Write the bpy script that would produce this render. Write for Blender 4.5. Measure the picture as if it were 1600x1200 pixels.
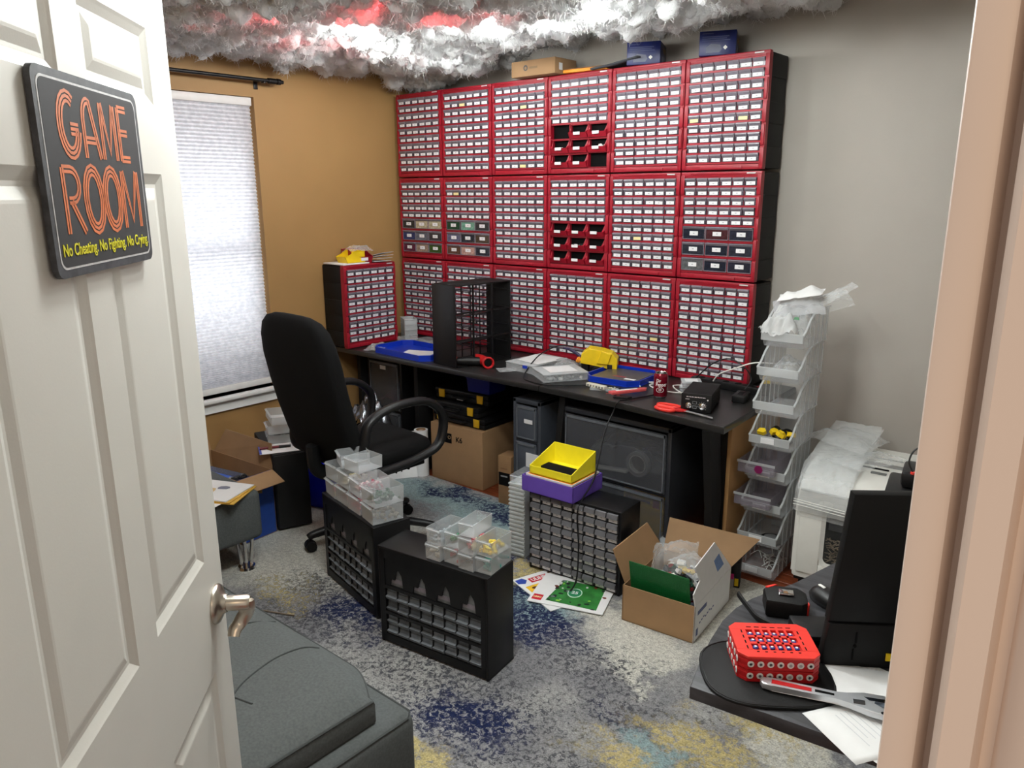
import bpy, bmesh, math, random
from math import sin, cos, pi, radians as R
from mathutils import Vector, Matrix, noise as mnoise
sc = bpy.context.scene
for o in list(bpy.data.objects): bpy.data.objects.remove(o, do_unlink=True)
COL = sc.collection
random.seed(7)

# ------------------------------------------------------------------ camera, world, lights, exposure
cam_data = bpy.data.cameras.new('camera'); cam = bpy.data.objects.new('camera', cam_data); COL.objects.link(cam)
def set_camera(f, pitch, roll, yaw, h):
    th, ps, r = R(pitch), R(yaw), R(roll)
    fw = Vector((sin(ps)*cos(th), cos(ps)*cos(th), -sin(th)))
    rt = Vector((cos(ps), -sin(ps), 0)); up = rt.cross(fw)
    X = rt*cos(r) + up*sin(r); U = -rt*sin(r) + up*cos(r)
    M = Matrix((X, U, -fw)).transposed().to_4x4(); M.translation = (0, 0, h)
    cam.matrix_world = M
    cam_data.sensor_fit = 'HORIZONTAL'; cam_data.sensor_width = 36.0; cam_data.lens = f*36.0/1600.0
    cam_data.clip_start = 0.01
set_camera(1204, 13.99, -0.24, -40.53, 1.68)
sc.camera = cam
sc.view_settings.view_transform = 'Standard'; sc.view_settings.look = 'None'
sc.view_settings.gamma = 1.0; sc.view_settings.use_curve_mapping = False
sc.view_settings.exposure = 0.0
world = bpy.data.worlds.new('world'); sc.world = world; world.use_nodes = True
bg = world.node_tree.nodes['Background']; bg.inputs[0].default_value = (1.0, 0.90, 0.82, 1); bg.inputs[1].default_value = 0.62
def lamp(name, kind, loc, energy, color=(1, 1, 1), size=0.1, size_y=None, target=None):
    d = bpy.data.lights.new(name, kind); d.energy = energy; d.color = color
    if kind == 'AREA':
        d.size = size
        if size_y: d.shape = 'RECTANGLE'; d.size_y = size_y
    else: d.shadow_soft_size = size
    o = bpy.data.objects.new(name, d); COL.objects.link(o); o.location = loc
    if target is not None:
        o.rotation_euler = (Vector(target) - Vector(loc)).to_track_quat('-Z', 'Y').to_euler()
    return o
lamp('window_daylight', 'AREA', (-4.32, 2.0, 1.38), 13, (0.92, 0.96, 1.0), 1.6, 1.0, (-3.0, 2.0, 1.38))
lamp('hall_lamp', 'AREA', (0.5, -1.1, 2.25), 5, (1.0, 0.72, 0.45), 0.5, 0.5, (-0.4, 0.3, 1.2))
LED = [(-3.0, 2.45, 22), (-3.12, 2.75, 26), (-3.12, 3.1, 14), (-2.5, 2.75, 26), (-2.18, 2.86, 26), (-1.9, 2.75, 26), (-1.55, 2.55, 22),
       (-2.2, 1.5, 26), (-1.45, 1.5, 50), (-1.30, 1.0, 58), (-1.22, 2.0, 32)]  # this row: unseen lamps added to brighten the door and right foreground
for x, y, e in LED:
    lamp('cloud_led', 'POINT', (x, y, 2.40), e, (0.95, 1.0, 0.975), 0.09)
REDLED = [(-3.4, 2.34, 3.0), (-3.05, 2.0, 4), (-2.62, 2.2, 5), (-3.3, 2.6, 2.5), (-2.5, 2.45, 5), (-2.85, 2.2, 4), (-3.25, 2.95, 2.5), (-2.3, 2.55, 3), (-3.3, 1.85, 3)]
for x, y, e in REDLED:
    lamp('cloud_red_led', 'POINT', (x, y, 2.43), e, (1.0, 0.09, 0.10), 0.08)

# ------------------------------------------------------------------ materials
def lin(c):
    out = []
    for v in c[:3]:
        v = v/255.0
        out.append(v/12.92 if v <= 0.04045 else ((v+0.055)/1.055)**2.4)
    return (*out, 1.0)
MATS = {}
def mat(name, rgb, rough=0.5, metal=0.0, var=0.06, scale=30.0, bump=0.0, bscale=200.0, rnd=0.0, spec=0.5, coat=0.0):
    """principled material whose colour wanders a little with a noise texture"""
    if name in MATS: return MATS[name]
    m = bpy.data.materials.new(name); m.use_nodes = True; nt = m.node_tree; n = nt.nodes; L = nt.links
    p = n['Principled BSDF']; p.inputs['Roughness'].default_value = rough; p.inputs['Metallic'].default_value = metal
    p.inputs['Specular IOR Level'].default_value = spec; p.inputs['Coat Weight'].default_value = coat
    tc = n.new('ShaderNodeTexCoord')
    nz = n.new('ShaderNodeTexNoise'); nz.inputs['Scale'].default_value = scale; nz.inputs['Detail'].default_value = 3
    L.new(tc.outputs['Object'], nz.inputs['Vector'])
    mr = n.new('ShaderNodeMapRange'); mr.inputs['From Min'].default_value = .3; mr.inputs['From Max'].default_value = .7
    mr.inputs['To Min'].default_value = 1-var; mr.inputs['To Max'].default_value = 1+var
    L.new(nz.outputs['Fac'], mr.inputs['Value'])
    hs = n.new('ShaderNodeHueSaturation'); hs.inputs['Color'].default_value = lin(rgb)
    if rnd > 0:
        oi = n.new('ShaderNodeObjectInfo'); m2 = n.new('ShaderNodeMapRange')
        m2.inputs['To Min'].default_value = 1-rnd; m2.inputs['To Max'].default_value = 1+rnd
        L.new(oi.outputs['Random'], m2.inputs['Value'])
        mm = n.new('ShaderNodeMath'); mm.operation = 'MULTIPLY'
        L.new(mr.outputs[0], mm.inputs[0]); L.new(m2.outputs[0], mm.inputs[1]); L.new(mm.outputs[0], hs.inputs['Value'])
    else: L.new(mr.outputs[0], hs.inputs['Value'])
    L.new(hs.outputs[0], p.inputs['Base Color'])
    if bump > 0:
        b = n.new('ShaderNodeBump'); b.inputs['Strength'].default_value = bump; b.inputs['Distance'].default_value = 0.004
        nb = n.new('ShaderNodeTexNoise'); nb.inputs['Scale'].default_value = bscale; nb.inputs['Detail'].default_value = 4
        L.new(tc.outputs['Object'], nb.inputs['Vector']); L.new(nb.outputs['Fac'], b.inputs['Height']); L.new(b.outputs[0], p.inputs['Normal'])
    MATS[name] = m; return m
def clear_mat(name, rgb, opacity, rough=0.25, bump=0.0, bscale=40):
    """see-through plastic film or wall: part transparent, part glossy diffuse"""
    if name in MATS: return MATS[name]
    m = bpy.data.materials.new(name); m.use_nodes = True; nt = m.node_tree; n = nt.nodes; L = nt.links
    p = n['Principled BSDF']; p.inputs['Base Color'].default_value = lin(rgb); p.inputs['Roughness'].default_value = rough
    t = n.new('ShaderNodeBsdfTransparent'); mx = n.new('ShaderNodeMixShader')
    lw = n.new('ShaderNodeLayerWeight'); lw.inputs['Blend'].default_value = .35
    mr = n.new('ShaderNodeMapRange'); mr.inputs['To Min'].default_value = opacity; mr.inputs['To Max'].default_value = min(1, opacity+.40)
    tc = n.new('ShaderNodeTexCoord'); nz = n.new('ShaderNodeTexNoise'); nz.inputs['Scale'].default_value = bscale; nz.inputs['Detail'].default_value = 3
    L.new(tc.outputs['Object'], nz.inputs['Vector'])
    L.new(lw.outputs['Facing'], mr.inputs['Value']); L.new(mr.outputs[0], mx.inputs[0])
    if bump > 0:
        b = n.new('ShaderNodeBump'); b.inputs['Strength'].default_value = bump; b.inputs['Distance'].default_value = .01
        L.new(nz.outputs['Fac'], b.inputs['Height']); L.new(b.outputs[0], p.inputs['Normal'])
    L.new(t.outputs[0], mx.inputs[1]); L.new(p.outputs[0], mx.inputs[2])
    L.new(mx.outputs[0], n['Material Output'].inputs[0]); MATS[name] = m; return m

M_gray = mat('grey_wall_paint', (176, 170, 162), .75, var=.02, scale=6, bump=.08, bscale=180)
M_tan = mat('tan_wall_paint', (160, 124, 76), .6, var=.03, scale=4, bump=.08, bscale=180)
M_ceil = mat('ceiling_paint', (205, 203, 198), .85, var=.02)
M_door = mat('white_door_paint', (214, 211, 204), .38, var=.015, scale=8, bump=.03, bscale=300)
M_trim = mat('trim_paint', (222, 205, 192), .45, var=.02, scale=12)
M_whitetrim = mat('white_gloss_paint', (226, 226, 224), .4, var=.02)
M_red = mat('red_plastic', (150, 17, 37), .42, var=.05, scale=14)
M_darkred = mat('red_plastic_inside', (118, 8, 24), .5, var=.06)
M_black = mat('black_plastic', (17, 17, 19), .42, var=.1, scale=20, spec=.35)
M_black2 = mat('black_matte_plastic', (14, 14, 15), .6, var=.1, scale=40, bump=.1, bscale=500, spec=.3)
M_dark = mat('dark_void_plastic', (5, 5, 6), .8, spec=.15)
M_smoky = mat('smoky_drawer_plastic', (74, 70, 80), .22, var=.12, scale=60, rnd=.22)
M_lip = mat('drawer_lip_plastic', (126, 121, 131), .25, var=.1, scale=80, rnd=.18)  # paler than the drawer front: reflection on the lip put into the colour
M_label = mat('label_paper', (228, 228, 230), .6, var=.03, scale=200, rnd=.05)
M_ink = mat('label_ink', (150, 152, 160), .7)
M_desk = mat('black_desk_laminate', (38, 37, 37), .3, var=.15, scale=6)
M_deskedge = mat('desk_edge', (52, 52, 53), .3)
M_oak = mat('light_wood_panel', (168, 128, 82), .55, var=.1, scale=9)
M_card = mat('cardboard', (158, 124, 88), .8, var=.06, scale=12, bump=.06)
M_card2 = mat('cardboard_inside', (140, 110, 78), .85, var=.07, scale=12)
M_white = mat('white_plastic', (234, 233, 228), .35, var=.015)
M_paper = mat('white_paper', (232, 232, 232), .7, var=.02)
M_blue = mat('blue_plastic', (16, 52, 176), .35, var=.06)
M_navy = mat('navy_print', (20, 32, 92), .35, var=.2, scale=18)
M_yellow = mat('yellow_plastic', (236, 200, 20), .45, var=.05)
M_brightyellow = mat('bright_yellow_print', (243, 228, 40), .5, var=.03)
M_orange = mat('orange_plastic', (240, 150, 40), .5)
M_purple = mat('purple_plastic', (104, 76, 178), .5, var=.04)
M_green = mat('green_plastic', (16, 104, 48), .45, var=.05)
M_coral = mat('coral_red_plastic', (228, 52, 42), .42, var=.04, scale=50)
M_coraldark = mat('deep_red_plastic', (186, 22, 26), .45, var=.06)
M_chrome = mat('chrome', (214, 214, 216), .16, 1.0, var=.04)
M_nickel = mat('brushed_nickel', (196, 188, 176), .28, 1.0, var=.05, scale=60)
M_fabric = mat('charcoal_fabric', (86, 90, 90), .95, var=.16, scale=150, bump=.5, bscale=900)
M_fabricdark = mat('charcoal_piping', (60, 63, 63), .9, var=.1, scale=150)
M_chair = mat('black_chair_fabric', (9, 9, 10), .9, var=.2, scale=200, bump=.3, bscale=700, spec=.2)
M_brown = mat('light_brown_print', (120, 86, 54), .6, var=.2)
C_clear = clear_mat('clear_plastic', (226, 230, 234), .10, .2)
C_tray = clear_mat('milky_clear_plastic', (222, 227, 231), .2, .22)
C_frost = clear_mat('frosted_plastic', (222, 226, 228), .34, .3)
C_bag = clear_mat('clear_bag_film', (236, 240, 242), .16, .12, .9, 26)
C_smoke = clear_mat('smoke_grey_plastic', (96, 98, 104), .34, .22)
C_glass = clear_mat('window_glass', (235, 240, 242), .08, .05)

# ------------------------------------------------------------------ mesh helpers
class MB:
    def __init__(s): s.bm = bmesh.new()
    def _fin(s, verts, faces, m, M):
        vs = [s.bm.verts.new(M @ Vector(v) if M else v) for v in verts]
        fs = []
        for f in faces:
            try: q = s.bm.faces.new([vs[i] for i in f])
            except ValueError: continue
            q.material_index = m; fs.append(q)
        return vs, fs
    def box(s, x0, y0, z0, x1, y1, z1, m=0, b=0, M=None, seg=2):
        v = [(x0,y0,z0),(x1,y0,z0),(x1,y1,z0),(x0,y1,z0),(x0,y0,z1),(x1,y0,z1),(x1,y1,z1),(x0,y1,z1)]
        f = [(0,3,2,1),(4,5,6,7),(0,1,5,4),(1,2,6,5),(2,3,7,6),(3,0,4,7)]
        vs, fs = s._fin(v, f, m, M)
        if b > 0:
            es = list({e for q in fs for e in q.edges})
            r = bmesh.ops.bevel(s.bm, geom=es, offset=b, segments=seg, affect='EDGES', profile=.5)
            for q in r['faces']: q.material_index = m
        return s
    def hexa(s, v, m=0, M=None):
        s._fin(v, [(0,3,2,1),(4,5,6,7),(0,1,5,4),(1,2,6,5),(2,3,7,6),(3,0,4,7)], m, M); return s
    def quad(s, v, m=0, M=None): s._fin(v, [tuple(range(len(v)))], m, M); return s
    def prism(s, poly, z0, z1, m=0, M=None, b=0):
        n = len(poly); v = [(x,y,z0) for x,y in poly] + [(x,y,z1) for x,y in poly]
        f = [tuple(range(n-1,-1,-1)), tuple(range(n,2*n))] + [(i,(i+1)%n,n+(i+1)%n,n+i) for i in range(n)]
        vs, fs = s._fin(v, f, m, M)
        if b > 0:
            es = [e for e in set(fs[0].edges) | set(fs[1].edges)]
            r = bmesh.ops.bevel(s.bm, geom=es, offset=b, segments=2, affect='EDGES', profile=.5)
            for q in r['faces']: q.material_index = m
        return s
    def cyl(s, p0, p1, r0, r1=None, n=16, m=0, M=None):
        p0, p1 = Vector(p0), Vector(p1); r1 = r0 if r1 is None else r1
        d = (p1-p0).normalized(); a = d.orthogonal().normalized(); b = d.cross(a)
        v = [p0 + (a*cos(2*pi*i/n) + b*sin(2*pi*i/n))*r0 for i in range(n)] + [p1 + (a*cos(2*pi*i/n) + b*sin(2*pi*i/n))*r1 for i in range(n)]
        f = [tuple(range(n-1,-1,-1)), tuple(range(n,2*n))] + [(i,(i+1)%n,n+(i+1)%n,n+i) for i in range(n)]
        s._fin(v, f, m, M); return s
    def lathe(s, prof, n=24, m=0, M=None, ms=None):
        v = []; f = []; k = len(prof)
        for r, z in prof:
            for i in range(n): v.append((r*cos(2*pi*i/n), r*sin(2*pi*i/n), z))
        vs, fs = s._fin(v, [], m, M)
        for j in range(k-1):
            for i in range(n):
                try:
                    q = s.bm.faces.new([vs[j*n+i], vs[j*n+(i+1)%n], vs[(j+1)*n+(i+1)%n], vs[(j+1)*n+i]]); q.material_index = ms[j] if ms else m
                except ValueError: pass
        for j, rev in ((0, True), (k-1, False)):
            if prof[j][0] > 1e-6:
                l = [vs[j*n+i] for i in range(n)]
                if rev: l.reverse()
                q = s.bm.faces.new(l); q.material_index = (ms[min(j, k-2)] if ms else m)
        return s
    def tube(s, pts, r, n=8, m=0, closed=False, smooth=True, sx=1.0, sub=6, up=None, M=None):
        P = [Vector(p) for p in pts]; rr = list(r) if isinstance(r, (list, tuple)) else [r]*len(P)
        if smooth and len(P) > 2:
            Q = []; q2 = []; k = len(P)
            rng = range(k) if closed else range(k-1)
            for i in rng:
                a = P[(i-1) % k] if (closed or i > 0) else P[0]; b = P[i]; c = P[(i+1) % k]; d = P[(i+2) % k] if (closed or i+2 < k) else P[-1]
                for j in range(sub):
                    t = j/sub
                    Q.append(.5*((2*b) + (-a+c)*t + (2*a-5*b+4*c-d)*t*t + (-a+3*b-3*c+d)*t**3)); q2.append(rr[i]*(1-t)+rr[(i+1) % k]*t)
            if not closed: Q.append(P[-1]); q2.append(rr[-1])
            P, rr = Q, q2
        k = len(P); rings = []; prev = None
        for i in range(k):
            a = P[i-1] if (i > 0 or closed) else P[i]; c = P[(i+1) % k] if (i < k-1 or closed) else P[i]
            d = (c-a).normalized() if (c-a).length > 1e-9 else Vector((0,0,1))
            if up is not None: u = Vector(up); u = (u - d*u.dot(d)); u = u.normalized() if u.length > 1e-6 else d.orthogonal().normalized()
            elif prev is None: u = d.orthogonal().normalized()
            else: u = (prev - d*prev.dot(d)); u = u.normalized() if u.length > 1e-6 else d.orthogonal().normalized()
            prev = u; w = d.cross(u)
            pts_ = [P[i] + (u*cos(2*pi*j/n)*rr[i] + w*sin(2*pi*j/n)*rr[i]*sx) for j in range(n)]
            rings.append([s.bm.verts.new(M @ p if M else p) for p in pts_])
        for i in range(k if closed else k-1):
            A, B = rings[i], rings[(i+1) % k]
            for j in range(n):
                q = s.bm.faces.new((A[j], A[(j+1) % n], B[(j+1) % n], B[j])); q.material_index = m
        if not closed:
            q = s.bm.faces.new(rings[0][::-1]); q.material_index = m; q = s.bm.faces.new(rings[-1]); q.material_index = m
        return s
    def tray(s, x0, y0, z0, x1, y1, z1, t=.002, m=0, M=None, tp=0.0, mi=None):
        """open-topped box with walls of thickness t, narrowing by tp towards the floor"""
        mi = m if mi is None else mi
        a = [(x0+tp,y0+tp,z0),(x1-tp,y0+tp,z0),(x1-tp,y1-tp,z0),(x0+tp,y1-tp,z0)]; b = [(x0,y0,z1),(x1,y0,z1),(x1,y1,z1),(x0,y1,z1)]
        c = [(x0+t,y0+t,z1),(x1-t,y0+t,z1),(x1-t,y1-t,z1),(x0+t,y1-t,z1)]; d = [(x0+tp+t,y0+tp+t,z0+t),(x1-tp-t,y0+tp+t,z0+t),(x1-tp-t,y1-tp-t,z0+t),(x0+tp+t,y1-tp-t,z0+t)]
        v = a+b+c+d; N = lambda k, i: k*4 + (i % 4)
        s._fin(v, [(3,2,1,0)] + [(N(0,i),N(0,i+1),N(1,i+1),N(1,i)) for i in range(4)] + [(N(1,i),N(1,i+1),N(2,i+1),N(2,i)) for i in range(4)], m, M)
        s._fin(c+d, [(4,5,6,7)] + [(i,(i+1)%4,4+(i+1)%4,4+i) for i in range(4)], mi, M)
        return s
    def grid(s, fn, nu, nv, m=0, M=None):
        vs = [[s.bm.verts.new((M @ Vector(fn(i/nu, j/nv))) if M else Vector(fn(i/nu, j/nv))) for j in range(nv+1)] for i in range(nu+1)]
        for i in range(nu):
            for j in range(nv):
                q = s.bm.faces.new((vs[i][j], vs[i+1][j], vs[i+1][j+1], vs[i][j+1])); q.material_index = m
        return s
    def mesh(s, name, mats, smooth=True, angle=35, recalc=True):
        if recalc: bmesh.ops.recalc_face_normals(s.bm, faces=s.bm.faces[:])
        me = bpy.data.meshes.new(name); s.bm.to_mesh(me); s.bm.free()
        for mm in (mats if isinstance(mats, (list, tuple)) else [mats]): me.materials.append(mm)
        if smooth:
            me.polygons.foreach_set('use_smooth', [True]*len(me.polygons)); me.set_sharp_from_angle(angle=R(angle))
        return me
    def obj(s, name, mats, parent=None, loc=(0,0,0), rot=None, smooth=True, angle=35):
        return put(name, s.mesh(name, mats, smooth, angle), parent, loc, rot)
def put(name, me, parent=None, loc=(0,0,0), rot=None):
    o = bpy.data.objects.new(name, me); COL.objects.link(o); o.location = loc
    if rot: o.rotation_euler = rot
    if parent: o.parent = parent
    return o
def tag(o, label, cat, group=None, kind=None):
    o['label'] = label; o['category'] = cat
    if group: o['group'] = group
    if kind: o['kind'] = kind
    return o
def thing(name, label, cat, loc=(0,0,0), rz=0.0, group=None, rot=None):
    o = bpy.data.objects.new(name, None); o.empty_display_size = .05; COL.objects.link(o); o.location = loc
    o.rotation_euler = rot if rot else (0, 0, R(rz))
    return tag(o, label, cat, group)
def struct(o): o['kind'] = 'structure'; return o
FRONT = (pi/2, 0, 0)
def text(name, s, size, loc, m, parent, rot=FRONT, sx=1.0, ext=.0004, align='CENTER', bold=0.0):
    c = bpy.data.curves.new('tmp', 'FONT'); c.body = s; c.size = size; c.extrude = ext; c.align_x = align; c.align_y = 'CENTER'; c.offset = bold; c.resolution_u = 3
    q = bpy.data.objects.new('tmp', c); COL.objects.link(q); dg = bpy.context.evaluated_depsgraph_get(); dg.update()
    me = bpy.data.meshes.new_from_object(q.evaluated_get(dg)); bpy.data.objects.remove(q, do_unlink=True); me.name = name
    me.materials.clear(); me.materials.append(m)
    o = put(name, me, parent, loc, rot); o.scale = (sx, 1, 1)
    return o
def copy_tree(o, parent=None):
    c = o.copy(); COL.objects.link(c)
    if parent: c.parent = parent
    for ch in list(o.children): copy_tree(ch, c)
    return c
def heap(name, label, cat, loc, rx, ry, h, colors, n=40, sz=.012, seed=1, parent=None, rz=0):
    """a pile of little toy bricks: each a small block with a stud"""
    rnd = random.Random(seed); b = MB(); ms = []
    for i, c in enumerate(colors): ms.append(mat('brick_%d_%d_%d' % c, c, .4, var=.04))
    for i in range(n):
        x, y = rnd.uniform(-rx, rx), rnd.uniform(-ry, ry); z = rnd.uniform(0.3, 1)*h*(1-.55*max(abs(x)/rx, abs(y)/ry)**2)
        M = Matrix.Translation((x, y, max(z, sz*.45))) @ Matrix.Rotation(rnd.uniform(0, 6), 4, 'Z') @ Matrix.Rotation(rnd.uniform(-.7, .7), 4, 'X')
        a = sz*rnd.uniform(.7, 1.5); d = sz*rnd.uniform(.6, 1.0); e = sz*rnd.uniform(.25, .45); k = rnd.randrange(len(ms))
        b.box(-a/2, -d/2, -e, a/2, d/2, e, k, M=M); b.cyl((0, 0, e), (0, 0, e*1.35), d*.3, n=6, m=k, M=M)
    o = b.obj(name, ms, parent, loc, (0, 0, R(rz)), smooth=False)
    if parent is None: tag(o, label, cat, kind='stuff')
    else: o['kind'] = 'stuff'
    return o
# ------------------------------------------------------------------ the room
XL, YB, XR, YF, ZC = -4.02, 3.73, 0.16, 0.20, 2.52
def hardwood():
    m = bpy.data.materials.new('cherry_hardwood'); m.use_nodes = True; nt = m.node_tree; n = nt.nodes; L = nt.links
    p = n['Principled BSDF']; p.inputs['Roughness'].default_value = .3
    tc = n.new('ShaderNodeTexCoord'); mp = n.new('ShaderNodeMapping'); mp.inputs['Scale'].default_value = (1.5, 22, 1)
    nz = n.new('ShaderNodeTexNoise'); nz.inputs['Scale'].default_value = 5; nz.inputs['Detail'].default_value = 6
    cr = n.new('ShaderNodeValToRGB'); cr.color_ramp.elements[0].color = lin((84, 34, 18)); cr.color_ramp.elements[1].color = lin((150, 74, 40))
    cr.color_ramp.elements[0].position = .3; cr.color_ramp.elements[1].position = .7
    L.new(tc.outputs['Object'], mp.inputs[0]); L.new(mp.outputs[0], nz.inputs['Vector']); L.new(nz.outputs['Fac'], cr.inputs[0]); L.new(cr.outputs[0], p.inputs['Base Color'])
    return m
M_wood = hardwood()
fl = struct(MB().box(XL-.1, -1.6, -.09, 1.2, YB+.1, -.033).obj('floor', mat('subfloor', (70, 45, 30), .8), smooth=False))
# boards of the floor: the strip the photo shows beyond the rug is laid board by board
bw = .083
for k in range(int((3.73-2.82)/bw)+1):
    y0 = 2.82+k*bw; y1 = min(y0+bw-.0015, YB)
    xs = [XL, -2.9+(k % 3)*.23, -1.9+(k % 4)*.19, -.9+(k % 2)*.31, XR]
    for a, b_ in zip(xs[:-1], xs[1:]):
        MB().box(a+.0008, y0, -.033, b_-.0008, y1, -.0125, b=.0012, seg=1).obj('plank', M_wood, fl)
MB().box(XL, -1.6, -.033, 1.2, 2.8185, -.0125).obj('plank_field', M_wood, fl)['kind'] = 'stuff'

WY0, WY1, WZ0, WZ1 = 1.42, 2.511, .555, 2.195
b = MB(); T = .13
b.box(XL-T, -.2, -.09, XL, WY0, ZC); b.box(XL-T, WY1, -.09, XL, YB+.1, ZC)
b.box(XL-T, WY0, -.09, XL, WY1, WZ0); b.box(XL-T, WY0, WZ1, XL, WY1, ZC)
struct(b.obj('wall_left', M_tan, smooth=False))
struct(MB().box(XL, YB, -.09, XR+.1, YB+.1, ZC).obj('wall_back', M_gray, smooth=False))
struct(MB().box(XR, YF, -.09, XR+.1, YB, ZC).obj('wall_right', M_gray, smooth=False))
JX, JH, HY = -.0206, 2.06, .10           # doorway: right jamb edge, head height, hall face
b = MB(); b.box(XL, HY, -.09, -.87, YF, ZC); b.box(JX+.02, HY+.006, -.09, XR+.6, YF, ZC); b.box(-.87, HY, JH+.02, JX+.02, YF, ZC)
struct(b.obj('wall_front', M_tan, smooth=False))
struct(MB().box(XL-T, -.2, ZC, XR+.1, YB+.1, ZC+.1).obj('ceiling', M_ceil, smooth=False))
for nm, bx in (('baseboard_back', (XL, YB-.014, -.0125, XR, YB, .1)), ('baseboard_left', (XL, YF, -.0125, XL+.014, YB-.014, .1)), ('baseboard_right', (XR-.014, YF, -.0125, XR, YB-.014, .1))):
    struct(MB().box(*bx, b=.004).obj(nm, M_whitetrim))
# doorway trim: jambs, stop and moulded hall casing
t1 = thing('trim_1', 'pale painted door frame with moulded casing', 'door frame', (JX, HY, 0)); del t1['category']; struct(t1)
b = MB(); b.box(0, .0, -.0125, .0046, YF-HY, JH, b=.0010); b.box(.0046, .006, -.0125, .02, YF-HY, JH); b.obj('jamb', M_trim, t1)
MB().box(-.004, .058, -.0125, .001, .098, JH, b=.001).obj('door_stop', M_trim, t1)
prof = [(.0068, .006), (.0068, -.0042), (.0078, -.0054), (.0112, -.0054), (.0118, -.0026), (.0130, -.0026), (.0138, -.0052), (.0165, -.0074), (.0200, -.0088),
        (.0300, -.0098), (.0440, -.0122), (.0540, -.0140), (.0600, -.0140), (.0620, -.0120), (.0620, .006)]
MB().prism(prof, -.0125, JH+.06).obj('casing', M_trim, t1, angle=50)
t2 = thing('trim_2', 'pale painted hinge side door frame', 'door frame', (-.85, HY, 0)); del t2['category']; struct(t2)
MB().box(-.02, 0, -.0125, 0, YF-HY, JH, b=.0018).obj('jamb', M_trim, t2)
MB().box(-.082, -.014, -.0125, -.005, 0, JH+.06, b=.003).obj('casing', M_trim, t2)
t3 = thing('trim_3', 'pale painted head of the door frame', 'door frame', (-.85, HY, JH)); del t3['category']; struct(t3)
MB().box(0, 0, 0, .829, YF-HY, .02, b=.0018).obj('jamb', M_trim, t3)

# window with its sill, apron and glass
w = thing('window_1', 'white framed window with a white sill', 'window', (XL, 0, 0)); del w['category']; struct(w)
b = MB(); f0 = -.12
for (y0, z0, y1, z1) in ((WY0, WZ0, WY1, WZ0+.05), (WY0, WZ1-.05, WY1, WZ1), (WY0, WZ0, WY0+.05, WZ1), (WY1-.05, WZ0, WY1, WZ1), (WY0, 1.35, WY1, 1.39)):
    b.box(f0, y0, z0, f0+.03, y1, z1)
b.obj('window_frame', M_whitetrim, w, smooth=False)
MB().box(f0+.012, WY0+.05, WZ0+.05, f0+.016, WY1-.05, WZ1-.05).obj('pane', C_glass, w, smooth=False)
MB().box(-.11, WY0-.06, WZ0-.022, .045, WY1+.075, WZ0, b=.007).obj('sill', M_whitetrim, w)
MB().prism([(0, 0), (.020, .0), (.018, .012), (.008, .035), (.010, .052), (0, .058)], WY0-.03, WY1+.035, M=Matrix(((1,0,0,0),(0,0,1,0),(0,1,0,WZ0-.081),(0,0,0,1)))).obj('apron', M_whitetrim, w)
# pleated shade
def shade_mat():
    m = bpy.data.materials.new('shade_cloth'); m.use_nodes = True; nt = m.node_tree; n = nt.nodes; L = nt.links
    p = n['Principled BSDF']; p.inputs['Roughness'].default_value = .9
    tr = n.new('ShaderNodeBsdfTranslucent'); mx = n.new('ShaderNodeMixShader'); mx.inputs[0].default_value = .55
    tc = n.new('ShaderNodeTexCoord'); nz = n.new('ShaderNodeTexNoise'); nz.inputs['Scale'].default_value = 42; nz.inputs['Detail'].default_value = 4
    cr = n.new('ShaderNodeValToRGB'); cr.color_ramp.elements[0].color = lin((222, 224, 230)); cr.color_ramp.elements[1].color = lin((240, 241, 246))
    cr.color_ramp.elements[0].position = .38; cr.color_ramp.elements[1].position = .62
    L.new(tc.outputs['Object'], nz.inputs['Vector']); L.new(nz.outputs['Fac'], cr.inputs[0]); L.new(cr.outputs[0], p.inputs['Base Color']); L.new(cr.outputs[0], tr.inputs['Color'])
    L.new(p.outputs[0], mx.inputs[1]); L.new(tr.outputs[0], mx.inputs[2]); L.new(mx.outputs[0], n['Material Output'].inputs[0]); return m
bl = thing('window_shade', 'white pleated shade pulled down over the window in the tan wall', 'window shade', (XL-.03, 0, WZ0))
top, bot = WZ1-WZ0-.045, .048
b = MB(); zs = []; z = bot
k = 0
while z < top:
    tt = (z-bot)/(top-bot); st = .0045+.0055*min(1, tt*5) if tt < .2 else .010
    zs.append((z, 0.0 if k % 2 else (-.011 if tt > .12 else -.014))); z += st; k += 1
zs.append((top, 0))
b.grid(lambda u, v: (zs[round(v*(len(zs)-1))][1], WY0+.006+u*(WY1-WY0-.012), zs[round(v*(len(zs)-1))][0]), 1, len(zs)-1)
b.obj('pleated_cloth', shade_mat(), bl, smooth=False)
MB().box(-.03, WY0+.004, top, .012, WY1-.004, WZ1-WZ0-.002, b=.003).obj('headrail', M_whitetrim, bl)
MB().box(-.022, WY0+.008, bot-.035, .006, WY1-.008, bot+.002, b=.004).obj('bottom_rail', M_whitetrim, bl)
# curtain rod
rd = thing('curtain_rod', 'thin black metal curtain rod above the white window shade', 'curtain rod', (XL, 0, 2.277))
MB().cyl((.085, 1.2, 0), (.085, 2.56, 0), .0095, n=12).obj('rod', M_black, rd)
b = MB(); b.cyl((.085, 2.555, 0), (.085, 2.60, 0), .015, n=12); b.cyl((.085, 2.60, 0), (.085, 2.612, 0), .011, n=12); b.cyl((.085, 2.612, 0), (.085, 2.632, 0), .016, n=12); b.cyl((.085, 2.632, 0), (.085, 2.65, 0), .010, n=12)
b.obj('finial', M_black, rd)
b = MB(); b.box(0, 2.515, -.04, .006, 2.54, .02, b=.002); b.box(.004, 2.522, -.006, .085, 2.533, .004); b.box(.07, 2.52, -.016, .1, 2.535, -.006, b=.002)
b.obj('bracket', M_black, rd)

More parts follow.
